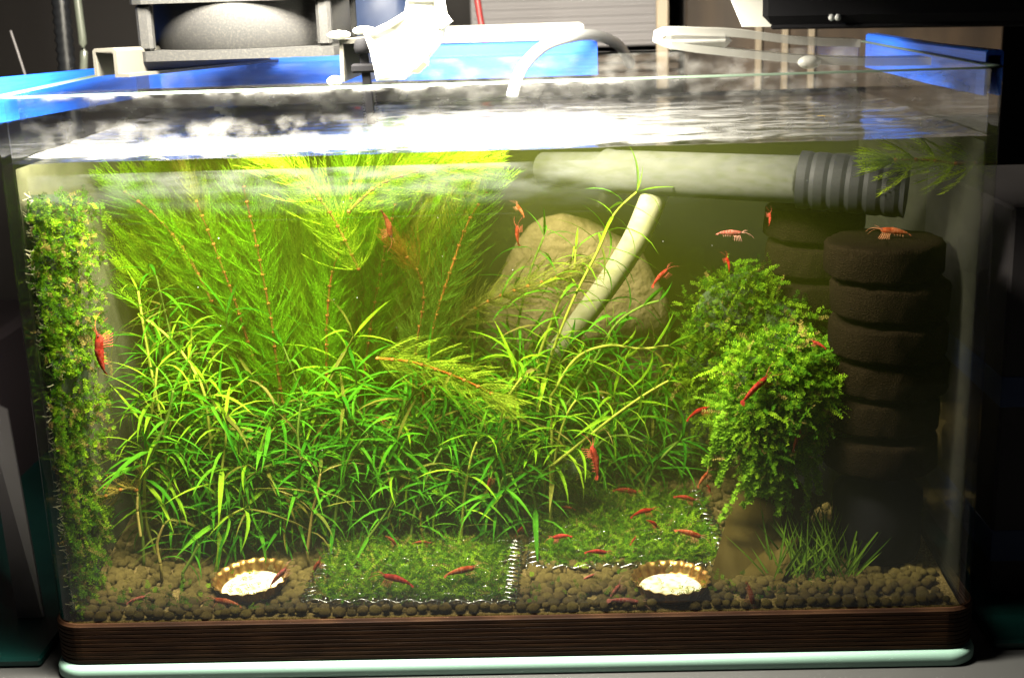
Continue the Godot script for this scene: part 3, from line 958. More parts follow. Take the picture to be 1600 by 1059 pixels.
	part("hose_body", m.done(true), M.hose_grey, hs)
	# clear hanger bent like a hairpin
	var hg := base("acrylic_hanger", Vector3(0.1064, 0.2287, -0.0100), "clear acrylic strip bent like a hairpin, resting on the front rim", "hanger")
	var upper := [Vector3(0.1304, 0.2294, -0.0120), Vector3(0.1090, 0.2309, -0.0120), Vector3(0.0887, 0.2340, -0.0120), Vector3(0.0752, 0.2350, -0.0120), Vector3(0.0640, 0.2356, -0.0120)]
	var bendp := [Vector3(0.0599, 0.2346, -0.0120), Vector3(0.0592, 0.2329, -0.0120), Vector3(0.0617, 0.2315, -0.0120)]
	var lower := [Vector3(0.0708, 0.2296, -0.0120), Vector3(0.0866, 0.2274, -0.0120), Vector3(0.1092, 0.2245, -0.0120), Vector3(0.1317, 0.2229, -0.0120), Vector3(0.1555, 0.2224, -0.0120)]
	var path: Array = []
	for q in upper + bendp + lower: path.push_back(q - hg.position)
	path = spline(path, 5)
	m = MB.new()
	var rgs := []
	for i in path.size():
		var d: Vector3 = path[mini(i + 1, path.size() - 1)] - path[maxi(i - 1, 0)]
		var nr := Vector3(-d.y, d.x, 0).normalized() * 0.0013
		var dz := Vector3(0, 0, 0.016)
		rgs.push_back([path[i] - nr, path[i] + nr, path[i] + nr - dz, path[i] - nr - dz])
	skin(m, rgs)
	part("bent_strip", m.done(), M.acrylic, hg)
	m = MB.new()
	chamfer_box(m, Vector3(0.0595, 0.2320, -0.0120) - hg.position + Vector3(0.002, -0.003, -0.014), Vector3(0.0854, 0.2316, -0.0120) - hg.position + Vector3(0, 0.0028, 0.0), 0.0025)
	part("end_block", m.done(), M.acrylic, hg)
	m = MB.new()
	blob(m, Vector3(0.1126, 0.2235, -0.0120) - hg.position, Vector3(0.0042, 0.0024, 0.003), 0.0, 1.0, 16, 8)
	part("droplet", m.done(true), M.acrylic, hg)
	# acrylic arm rising out of the frame
	var arm := base("hanger_bracket", Vector3(0.0936, 0.2406, -0.0300), "pale flat bracket slanting up from the clear hanger", "bracket")
	m = MB.new()
	var q4 := PackedVector2Array()
	for q in [Vector3(0.0856, 0.2499, -0.0300), Vector3(0.0995, 0.2495, -0.0300), Vector3(0.1020, 0.2354, -0.0300), Vector3(0.0918, 0.2357, -0.0300)]:
		q4.push_back(Vector2(q.x - arm.position.x, q.y - arm.position.y))
	extrude(m, q4, -0.004)
	part("arm_plate", m.done(), M.white_plastic, arm)
	# black box over the dark end
	var bx := base("black_box", Vector3(0.0965, 0.2365, -0.022), "black box overhanging the dark end of the tank", "box")
	bx.rotation.y = -0.46
	m = MB.new()
	chamfer_box(m, Vector3(0.0, 0.0, -0.13), Vector3(0.16, 0.09, 0.0), 0.003)
	M.black_matte.metallic_specular = 0.1
	part("box_body", m.done(), M.black_matte, bx)
	m = MB.new()
	chamfer_box(m, Vector3(0.003, -0.0018, -0.127), Vector3(0.157, 0.0002, -0.003), 0.0006)
	part("bottom_plate", m.done(), M.black_matte, bx)
	for k in 2:
		m = MB.new()
		blob(m, Vector3(0.026 + 0.0022 * k, 0.0022, 0.0006), Vector3(0.0012, 0.0012, 0.0012), 0.0, 1.0, 10, 6)
		part("rubber_bead", m.done(true), M.hose_grey, bx)

func blue_strip(pts: Array, drop: float, label: String) -> void:
	var s := base("edge_strip", pts[1], label, "edge strip", "blue strips on the tank rim")
	var names := ["outer_side", "inner_side", "top_side"]
	var m := MB.new()
	var rings := []
	for i in pts.size():
		var d: Vector3 = (pts[mini(i + 1, pts.size() - 1)] - pts[maxi(i - 1, 0)])
		d.y = 0
		var sd := d.normalized().cross(Vector3.UP) * 0.0032
		var p: Vector3 = pts[i] - pts[1]
		var dn := Vector3(0, drop, 0)
		rings.push_back([p - sd + dn, p - sd * 1.0, p - sd * 0.7 + Vector3(0, 0.0007, 0), p + sd * 0.7 + Vector3(0, 0.0007, 0), p + sd, p + sd + dn, p + sd * 0.72 + dn, p + sd * 0.72 - Vector3(0, 0.0012, 0), p - sd * 0.72 - Vector3(0, 0.0012, 0), p - sd * 0.72 + dn])
	skin(m, rings)
	part("channel", m.done(), M.blue_plastic, s)

# ---------------------------------------------------------------- tank floor
func floor_things() -> void:
	cap(Vector3(-0.1062, 0.0228, -0.0272), Vector3(0.05, 0.2, 0.06), "rusty gold bottle cap with a shrimp on its rim, near the mossy wall")
	cap(Vector3(0.0642, 0.0218, -0.0203), Vector3(0.02, 0.9, 0.0), "cleaner gold bottle cap with bright cream liner before the mossy plates")
	plate([Vector3(-0.0831, 0.0198, -0.0102), Vector3(0.0022, 0.0188, -0.0074), Vector3(0.0043, 0.0245, -0.0531), Vector3(-0.0782, 0.0245, -0.0600)], "mossy steel mesh plate beside the rusty bottle cap", 900)
	plate([Vector3(0.0060, 0.0200, -0.0365), Vector3(0.0919, 0.0200, -0.0356), Vector3(0.0850, 0.0290, -0.0942), Vector3(0.0097, 0.0290, -0.0939)], "mossy steel mesh plate farther back, crowded with shrimps", 1100)

func cap(at: Vector3, tilt: Vector3, label: String) -> void:
	var c := base("bottle_cap", at - Vector3(0, 0.0058, 0), label, "bottle cap", "upturned bottle caps on the soil")
	c.rotation = tilt
	var m := MB.new()
	var n := 21
	lathe(m, [Vector2(0.0, 0.0), Vector2(0.0115, 0.0001), Vector2(0.0130, 0.0008), Vector2(0.0138, 0.0022), Vector2(0.0145, 0.0040), Vector2(0.0156, 0.0061), Vector2(0.0158, 0.0063), Vector2(0.0154, 0.0064), Vector2(0.0143, 0.0042), Vector2(0.0135, 0.0024), Vector2(0.0127, 0.0013), Vector2(0.0, 0.0009)], 126, Color.WHITE, Transform3D(), n, [0, 0, 0.0, 0.014, 0.03, 0.034, 0.034, 0.034, 0.03, 0.014, 0, 0])
	part("shell", m.done(true), M.gold, c)
	m = MB.new()
	lathe(m, [Vector2(0.0, 0.0011), Vector2(0.0124, 0.0012), Vector2(0.0126, 0.0016), Vector2(0.0120, 0.0019), Vector2(0.0100, 0.0016), Vector2(0.0, 0.0017)], 60)
	part("liner", m.done(true), M.cap_liner, c)

func plate(c: Array, label: String, fronds: int) -> void:
	var o: Vector3 = c[0]
	var p := base("moss_plate", o, label, "moss plate", "mossy mesh plates on the soil")
	var w := MB.new()
	var P := func(u: float, v: float) -> Vector3:
		return (c[0] as Vector3).lerp(c[1], u).lerp((c[3] as Vector3).lerp(c[2], u), v) - o
	var nu := 18
	var nv := 9
	for i in nu + 1:
		var pts := []
		for k in 19: pts.push_back(P.call(float(i) / nu, k / 18.0) + Vector3(0, 0.0005 * (1 if (i + k) % 2 else -1), 0))
		tube(w, pts, 0.00028, 0.00028, 5)
	for j in nv + 1:
		var pts := []
		for k in nu * 2 + 1:
			var bulge := 0.0
			var lift := 0.0005 * (1 if (j + k / 2) % 2 else -1)
			if j == 0:
				bulge = 0.0009 * absf(sin(k * PI / 4.0)); lift += 0.0008 * absf(sin(k * PI / 4.0))
			pts.push_back(P.call(k / (nu * 2.0), float(j) / nv) + Vector3(0, lift, bulge))
		tube(w, pts, 0.0003 if j else 0.0004, 0.0003 if j else 0.0004, 5)
	# folded wire ends down both sides and along the front
	for j in 15:
		for s in [0.0, 1.0]:
			if j % 5 == 3 and s == 0.0: continue
			var q: Vector3 = P.call(s, (j + 0.5) / 15.0)
			var d := Vector3(1, 0, 0) * (0.0052 if s == 0.0 else -0.0052)
			var e := rng.randf_range(-0.0006, 0.0006)
			tube(w, [q - d * 0.2, q + d * 0.3 + Vector3(0, 0.0011, e), q + d * 0.8 + Vector3(0, 0.0016, 0), q + d * 1.1 + Vector3(0, 0.0005, -e)], 0.0004, 0.0004, 5)
	for i in nu:
		var q: Vector3 = P.call((i + 0.5) / nu, 0.0)
		tube(w, [q + Vector3(-0.0003, -0.0022, 0.0012), q + Vector3(0, 0.0006, 0.0011), q + Vector3(0.0004, 0.0011, -0.001)], 0.00035, 0.00035, 5)
	var mp := part("wire_mesh", w.done(true), M.steel, p)
	tag(mp, "", "", "", "stuff")
	var m := MB.new()
	front_lim = -0.0050 - o.z
	for k in fronds * 3:
		var u := rng.randf_range(0.03, 0.97)
		var v := rng.randf_range(0.03, 1.0)
		if u < 0.06 + 0.03 * sin(v * 20): continue
		if u > 0.94 + 0.03 * sin(v * 17 + 1): continue
		var dens := bump_noise.get_noise_2d(u * 5 + o.x * 50, v * 4) + 0.5
		if rng.randf() > dens + 0.6: continue
		var at: Vector3 = P.call(u, v)
		var d := Vector3(rng.randf_range(-1, 1), rng.randf_range(0.15, 1.0), rng.randf_range(-0.6, 1)).normalized()
		frond(m, at, d, rng.randf_range(0.004, 0.010), moss_col(1.3))
	front_lim = 1.0
	var mo := part("moss_cushion", m.done(), M.moss, p)
	tag(mo, "", "", "", "stuff")

# ---------------------------------------------------------------- moss
func moss_col(bright := 1.0) -> Color:
	var k := rng.randf()
	var c := Color(0.032, 0.10, 0.005).lerp(Color(0.17, 0.29, 0.012), k * k)
	if rng.randf() < 0.06: c = Color(0.16, 0.13, 0.03)
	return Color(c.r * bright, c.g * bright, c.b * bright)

var front_lim := 1.0   # local depth of the front glass for the moss that is being built

func frond(m: MB, at: Vector3, dir: Vector3, len: float, col: Color, droop := 0.35, leaf_len := 0.0014) -> void:
	var n := maxi(4, int(len / 0.0009))
	var d := dir
	var p := at
	var side := dir.cross(Vector3(rng.randf_range(-1, 1), rng.randf_range(-1, 1), rng.randf_range(-1, 1))).normalized()
	var sw := side * 0.00013
	var bend := Vector3(rng.randf_range(-0.5, 0.5), -droop, rng.randf_range(-0.5, 0.5)) / n
	var st := len / n
	for i in n:
		d = (d + bend).normalized()
		var q := p + d * st
		q.z = minf(q.z, front_lim)
		m.tri(p - sw, p + sw, q, col)
		var s2 := d.cross(side).normalized()
		var l := leaf_len * (1.0 - 0.5 * i / n) * rng.randf_range(0.7, 1.2)
		for s in [-1.0, 1.0]:
			var o: Vector3 = (side * s + d * 0.7 + s2 * rng.randf_range(-0.5, 0.5)).normalized() * l
			o.z = minf(o.z, maxf(front_lim - p.z - 0.0006, -0.003))
			m.tri(p, p + o * 0.45 + d * l * 0.5, p + o, col)
		p = q

func moss() -> void:
	# mossy wall hung on the side glass
	var w := base("moss_wall", Vector3(-0.1786, 0.0198, -0.0080), "tall moss wall on fringed mesh hung along the side glass", "moss wall")
	var m := MB.new()
	var hm := MB.new()
	var o := w.position
	var fx0: Vector3 = Vector3(-0.1737, 0.1841, -0.0120)
	var fx1: Vector3 = Vector3(-0.1743, 0.1121, -0.0100)
	var fx2: Vector3 = Vector3(-0.1775, 0.0184, -0.0080)
	var bx0: Vector3 = Vector3(-0.1596, 0.1775, -0.0600)
	var bx1: Vector3 = Vector3(-0.1654, 0.1072, -0.0620)
	var bx2: Vector3 = Vector3(-0.1678, 0.0137, -0.0500)
	var P := func(u: float, v: float) -> Vector3:   # u: front to back, v: top to bottom
		var a: Vector3 = fx0.lerp(fx1, v * 2) if v < 0.5 else fx1.lerp(fx2, v * 2 - 1)
		var b: Vector3 = bx0.lerp(bx1, v * 2) if v < 0.5 else bx1.lerp(bx2, v * 2 - 1)
		var q := a.lerp(b, u)
		q.x += (1.0 - u) * (0.004 * bump_noise.get_noise_2d(v * 14.0, 3.0) + 0.006 * exp(-pow((v - 0.47) / 0.035, 2.0)))
		q.x = maxf(q.x, -W + 0.006)
		return q - o
	for j in 40:
		for i in 7:
			hm.quad(P.call(i / 12.0, j / 40.0), P.call(i / 12.0, (j + 1) / 40.0), P.call((i + 1) / 12.0, (j + 1) / 40.0), P.call((i + 1) / 12.0, j / 40.0))
	part("mesh_backing", hm.done(), mat("mesh_dark", Color(0.012, 0.025, 0.005), 0.95), w)
	front_lim = -0.0052 - o.z
	for k in 7500:
		var u := rng.randf()
		var v := rng.randf()
		if absf(v - 0.5) < 0.03 and rng.randf() < 0.75: continue
		var at: Vector3 = P.call(u, v)
		var clump := bump_noise.get_noise_2d(u * 5.0, v * 19.0)
		if clump < -0.05 and rng.randf() < 0.85: continue
		if rng.randf() < 0.45 * u: continue
		if u > 0.8 + 0.35 * bump_noise.get_noise_2d(v * 18.0, 9.0): continue
		var d := Vector3(rng.randf_range(-0.25, 1), rng.randf_range(-0.9, 0.9), rng.randf_range(0.0, 1.1)).normalized()
		var bow := Vector3(0.5, 0, 1).normalized() * (0.002 + 0.011 * maxf(0, clump + 0.15)) * rng.randf_range(0.5, 1.0)
		frond(m, at + bow, d, rng.randf_range(0.002, 0.006) * (2.0 if rng.randf() < 0.05 else 1.0), moss_col(1.0) if rng.randf() > 0.12 * v + 0.04 else Color(0.13, 0.10, 0.03), 0.3, 0.0017)
	tag(part("moss", m.done(), M.moss, w), "", "", "", "stuff")
	m = MB.new()
	for k in 260:
		var at: Vector3 = P.call(rng.randf_range(0.0, 0.05), rng.randf())
		if rng.randf() < 0.3: continue
		for q in 1:
			var e := Vector3(rng.randf_range(-1.0, 0.4), rng.randf_range(-1, 1), rng.randf_range(0, 0.6)).normalized() * rng.randf_range(0.0008, 0.0026)
			tube(m, [at + Vector3(0.0006, 0, 0.001), at + e * 0.6 + Vector3(0, 0, 0.001), at + e + Vector3(-0.0003, 0.0004, 0.001)], 0.0002, 0.00012, 4)
	tag(part("mesh_fringe", m.done(), mat("fringe", Color(0.38, 0.36, 0.2), 0.5), w), "", "", "", "stuff")
	front_lim = 1.0
	# bright clump on the slab
	var b := base("moss_clump", Vector3(0.1132, 0.0817, -0.0500), "bright moss clump trailing strands, draped over the leaning slab", "moss")
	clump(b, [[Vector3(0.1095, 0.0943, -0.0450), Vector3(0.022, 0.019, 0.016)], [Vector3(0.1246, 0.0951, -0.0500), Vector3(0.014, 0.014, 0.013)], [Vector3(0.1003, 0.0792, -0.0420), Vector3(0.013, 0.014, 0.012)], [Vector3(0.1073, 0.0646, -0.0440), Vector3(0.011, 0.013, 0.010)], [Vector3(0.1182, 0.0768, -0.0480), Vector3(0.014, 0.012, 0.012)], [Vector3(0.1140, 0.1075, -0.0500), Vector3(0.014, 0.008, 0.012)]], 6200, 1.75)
	m = MB.new()
	var strands := []
	for s in [[Vector3(0.1030, 0.0738, -0.0340), Vector3(0.0952, 0.0597, -0.0320), Vector3(0.0857, 0.0415, -0.0320)], [Vector3(0.0951, 0.0874, -0.0340), Vector3(0.0875, 0.0772, -0.0330), Vector3(0.0830, 0.0703, -0.0330)], [Vector3(0.1031, 0.0684, -0.0340), Vector3(0.1005, 0.0565, -0.0330), Vector3(0.0950, 0.0470, -0.0330)], [Vector3(0.0915, 0.0741, -0.0340), Vector3(0.0889, 0.0677, -0.0330), Vector3(0.0884, 0.0658, -0.0330)], [Vector3(0.1071, 0.0652, -0.0350), Vector3(0.1059, 0.0546, -0.0340), Vector3(0.0995, 0.0520, -0.0340)], [Vector3(0.1322, 0.1003, -0.0500), Vector3(0.1363, 0.0921, -0.0500), Vector3(0.1359, 0.0812, -0.0500)], [Vector3(0.1110, 0.0702, -0.0360), Vector3(0.1104, 0.0569, -0.0350), Vector3(0.1089, 0.0416, -0.0350)]]:
		strands.push_back(s)
	for k in 26:
		var x := rng.randf_range(1125, 1305)
		var q0: Vector3 = Vector3(0.0836, 0.2454, -0.0340).lerp(Vector3(0.1269, 0.2440, -0.0400), (x - 1125.0) / 180.0)
		q0.y = lerpf(0.095, 0.062, rng.randf())
		var dn := rng.randf_range(0.010, 0.026)
		var sx := rng.randf_range(-0.006, 0.004)
		strands.push_back([q0, q0 + Vector3(sx * 0.5, -dn * 0.5, 0.001), q0 + Vector3(sx, -dn, 0.0)])
	for s in strands:
		var sp := spline([s[0] - b.position, s[1] - b.position, s[2] - b.position], 10)
		var col := Color(0.20, 0.40, 0.02)
		for i in sp.size() - 1:
			for q in 5:
				frond(m, sp[i].lerp(sp[i + 1], rng.randf()), Vector3(rng.randf_range(-1, 1), rng.randf_range(-0.8, 0.4), rng.randf_range(-0.5, 1)).normalized(), rng.randf_range(0.0012, 0.0028), col)
	tag(part("trailing_strand", m.done(), M.moss, b), "", "", "", "stuff")
	# darker clump on a stone behind
	b = base("moss_clump", Vector3(0.1018, 0.1040, -0.0900), "darker round moss cushion on a stone behind the bright clump", "moss")
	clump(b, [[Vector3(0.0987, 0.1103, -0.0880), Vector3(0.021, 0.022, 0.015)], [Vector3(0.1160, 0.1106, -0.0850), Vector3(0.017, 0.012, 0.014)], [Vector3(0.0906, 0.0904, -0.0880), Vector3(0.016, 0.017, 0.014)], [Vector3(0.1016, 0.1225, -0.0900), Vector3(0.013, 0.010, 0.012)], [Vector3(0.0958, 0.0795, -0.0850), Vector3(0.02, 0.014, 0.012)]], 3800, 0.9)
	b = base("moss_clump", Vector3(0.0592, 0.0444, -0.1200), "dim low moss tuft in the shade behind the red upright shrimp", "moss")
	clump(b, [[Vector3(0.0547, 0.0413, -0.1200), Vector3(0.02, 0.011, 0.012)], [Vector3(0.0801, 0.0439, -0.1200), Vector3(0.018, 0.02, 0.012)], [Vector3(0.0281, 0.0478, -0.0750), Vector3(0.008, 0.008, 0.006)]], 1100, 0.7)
	# hair grass in the dark corner
	b = base("hair_grass", Vector3(0.1169, 0.0185, -0.0267), "dark tuft of thin grass beside the leaning slab", "grass")
	m = MB.new()
	for k in 220:
		var at := Vector3(rng.randf_range(-0.013, 0.022), -0.001, rng.randf_range(-0.024, 0.004))
		var d := Vector3(rng.randf_range(-0.8, 0.9), 1.0, rng.randf_range(-0.5, 0.5)).normalized()
		leaf(m, at, d, Vector3(rng.randf_range(-1, 1), 0.2, 1), rng.randf_range(0.012, 0.032), 0.0008, rng.randf_range(0.2, 0.9), Color(0.05, 0.12, 0.01).lerp(Color(0.14, 0.24, 0.02), rng.randf()))
	tag(part("blades", m.done(), M.leaf, b), "", "", "", "stuff")
	# stray moss crumbs on the soil by the glass
	b = base("moss_crumbs", Vector3(-0.1380, 0.0185, -0.0233), "loose green moss crumbs on the soil before the rusty cap", "moss")
	m = MB.new()
	for k in 380:
		var x := rng.randf_range(-0.165, 0.13)
		var z := -0.008 - absf(rng.randfn(0, 0.012))
		if x > -0.10 and rng.randf() < 0.55: continue
		frond(m, Vector3(x, soil_y(x, z) + 0.0012, z) - b.position, Vector3(rng.randf_range(-1, 1), 0.5, rng.randf_range(-1, 1)).normalized(), rng.randf_range(0.002, 0.005), moss_col(0.8))
	tag(part("crumbs", m.done(), M.moss, b), "", "", "", "stuff")

func clump(b: Node3D, lobes: Array, n: int, bright: float) -> void:
	var core := MB.new()
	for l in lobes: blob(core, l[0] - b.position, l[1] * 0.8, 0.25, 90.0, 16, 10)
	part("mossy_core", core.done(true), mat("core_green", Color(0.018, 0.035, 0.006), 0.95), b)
	var m := MB.new()
	var tot := 0.0
	for l in lobes: tot += l[1].x * l[1].y
	for l in lobes:
		var cnt := int(n * l[1].x * l[1].y / tot)
		for k in cnt:
			var d := Vector3(rng.randfn(), rng.randfn(), rng.randfn()).normalized()
			if d.z < -0.4: d.z = -d.z
			var sc := 0.84 + 0.55 * bump_noise.get_noise_3dv(d * 2.6 + l[0] * 40.0) + rng.randf() * 0.12
			var at: Vector3 = l[0] - b.position + d * l[1] * sc
			var dir := (d * 0.9 + Vector3(rng.randf_range(-1.1, 1.1), rng.randf_range(-1.0, 0.9), rng.randf_range(-0.6, 0.8))).normalized()
			frond(m, at, dir, rng.randf_range(0.0022, 0.006) * (2.3 if rng.randf() < 0.10 else 1.0), moss_col(bright), rng.randf_range(0.0, 0.6), 0.0017)
	tag(part("moss", m.done(), M.moss, b), "", "", "", "stuff")

# ---------------------------------------------------------------- leaves and plants
func leaf(m: MB, at: Vector3, dir: Vector3, up: Vector3, len: float, width: float, curl: float, col: Color) -> void:
	var d := dir.normalized()
	var s := d.cross(up).normalized()
	if s.length() < 0.1: s = d.cross(Vector3.RIGHT).normalized()
	var u := s.cross(d).normalized()
	var n := 5
	var pl := at
	var pm := at
	var pr := at
	for i in range(1, n + 1):
		var t := float(i) / n
		var a := curl * t
		var q := at + (d * sin(a) / maxf(curl, 0.01) - u * (1.0 - cos(a)) / maxf(curl, 0.01)) * len if curl > 0.02 else at + d * len * t
		var wd := width * 0.5 * sin(PI * pow(0.12 + 0.88 * t, 0.75)) * 1.05
		if i == n: wd = 0.0
		var l := q - s * wd + u * wd * 0.35
		var r := q + s * wd + u * wd * 0.35
		m.quad(pm, q, l, pl, col)
		m.quad(pr, r, q, pm, col)
		pl = l; pm = q; pr = r

func feather(m: MB, at: Vector3, dir: Vector3, up: Vector3, len: float, col: Color, hair := 0.0055) -> void:
	var d := dir.normalized()
	var s := d.cross(up).normalized()
	var n := 10
	var p := at
	var w := 0.00017
	var ph := rng.randf_range(-0.3, 0.3)
	for i in n:
		var t := float(i + 1) / n
		d = (d + up * 0.085).normalized()
		var u := s.cross(d)
		var q := under(p + d * len / n)
		m.tri(p - s * w * 1.2, p + s * w * 1.2, q, col)
		var hl := hair * (1.0 - 0.45 * t)
		for sd in [-1.0, 1.0]:
			var h: Vector3 = (s * sd * 0.5 + d * 1.0 + u * (0.12 + ph)).normalized()
			var mid: Vector3 = under(p + h * hl * 0.55)
			var tip: Vector3 = under(p + h * hl + d * hl * 0.25 + up * hl * 0.12)
			var hw: Vector3 = (s * rng.randf_range(0.6, 1.0) + u * rng.randf_range(-0.6, 0.6)).normalized() * w
			m.tri(p - hw, p + hw, mid, col)
			m.tri(mid - hw * 0.9, mid + hw * 0.9, tip, col)
			m.tri(p + hw, mid + hw * 0.9, mid - hw * 0.9, col)
		p = q

func under(p: Vector3) -> Vector3:
	return Vector3(p.x, minf(p.y, lid - 0.0004), p.z)

func feather_plant(pts: Array, label: String, col: Color, tipcol: Color, size := 1.0, stemcol := Color(0.22, 0.07, 0.02), whorl := 8, start := 0.0) -> void:
	var o: Vector3 = pts[0]
	lid = WATER - 0.001 - o.y
	var p := base("feather_plant", o, label, "water plant", "red-stemmed feathery plants in the middle of the tank")
	var loc := []
	for q in pts: loc.push_back(q - o)
	var path := spline(loc, 10)
	var m := MB.new()
	tube(m, path, 0.0007, 0.0004, 6)
	part("stem", m.done(true), stem_mat(Color(stemcol.r * 0.6, stemcol.g * 0.6, stemcol.b * 0.6)), p)
	var cv := Curve3D.new()
	for q in path: cv.add_point(q)
	var L := cv.get_baked_length()
	m = MB.new()
	var nd := MB.new()
	var step := 0.0062
	var cnt := int(L / step)
	for i in cnt + 1:
		var t := float(i) / cnt
		if t < start: continue
		var at := cv.sample_baked(L * t)
		var tan := (cv.sample_baked(minf(L, L * t + 0.002)) - cv.sample_baked(maxf(0, L * t - 0.002))).normalized()
		var a := tan.cross(Vector3(0.3, 0.2, 1)).normalized()
		var b := tan.cross(a)
		blob(nd, at, Vector3(0.0010, 0.0008, 0.0010), 0.0, 1.0, 7, 5)
		var tip := smoothstep(0.72, 1.0, t)
		var spread := lerpf(1.0, 0.32, tip)
		var k2 := whorl + (2 if tip > 0.5 else 0)
		for k in k2:
			var w := TAU * k / k2 + i * 0.7 + rng.randf_range(-0.25, 0.25)
			var out := a * cos(w) + b * sin(w)
			var dir := (out * spread + tan * rng.randf_range(0.3, 0.85)).normalized()
			var cc := col.lerp(tipcol, tip * 0.85).lerp(Color(col.r * 1.5, col.g * 1.25, col.b), rng.randf() * 0.5)
			feather(m, at, dir, tan, size * rng.randf_range(0.016, 0.023) * lerpf(1.0, 0.8, tip), cc, 0.0055 * size)
	part("node_rings", nd.done(true), stem_mat(Color(0.30, 0.12, 0.025)), p).set_meta("kind", "stuff")
	if not ("level" in label or "flat" in label or "floating" in label or "hanging" in label or "shoot" in label or "sideways" in label): rooted(p, o, stem_mat(Color(stemcol.r * 0.6, stemcol.g * 0.6, stemcol.b * 0.6)))
	part("feather_leaves", m.done(), M.leaf, p).set_meta("kind", "stuff")

func rooted(p: Node3D, o: Vector3, m: Material) -> void:   # the bare lower stem down into the soil
	var y := soil_y(o.x, o.z) - 0.002
	if o.y - y < 0.002: return
	var mb := MB.new()
	tube(mb, spline([Vector3(rng.randf_range(-0.004, 0.004), y - o.y, rng.randf_range(-0.003, 0.003)), Vector3(0, (y - o.y) * 0.5, 0), Vector3.ZERO], 5), 0.0007, 0.0007, 6)
	part("root_stem", mb.done(true), m, p)

func stem_mat(c: Color) -> StandardMaterial3D:
	var k := "stem_%d_%d_%d" % [int(c.r * 100), int(c.g * 100), int(c.b * 100)]
	if not M.has(k): mat(k, c, 0.4)
	return M[k]

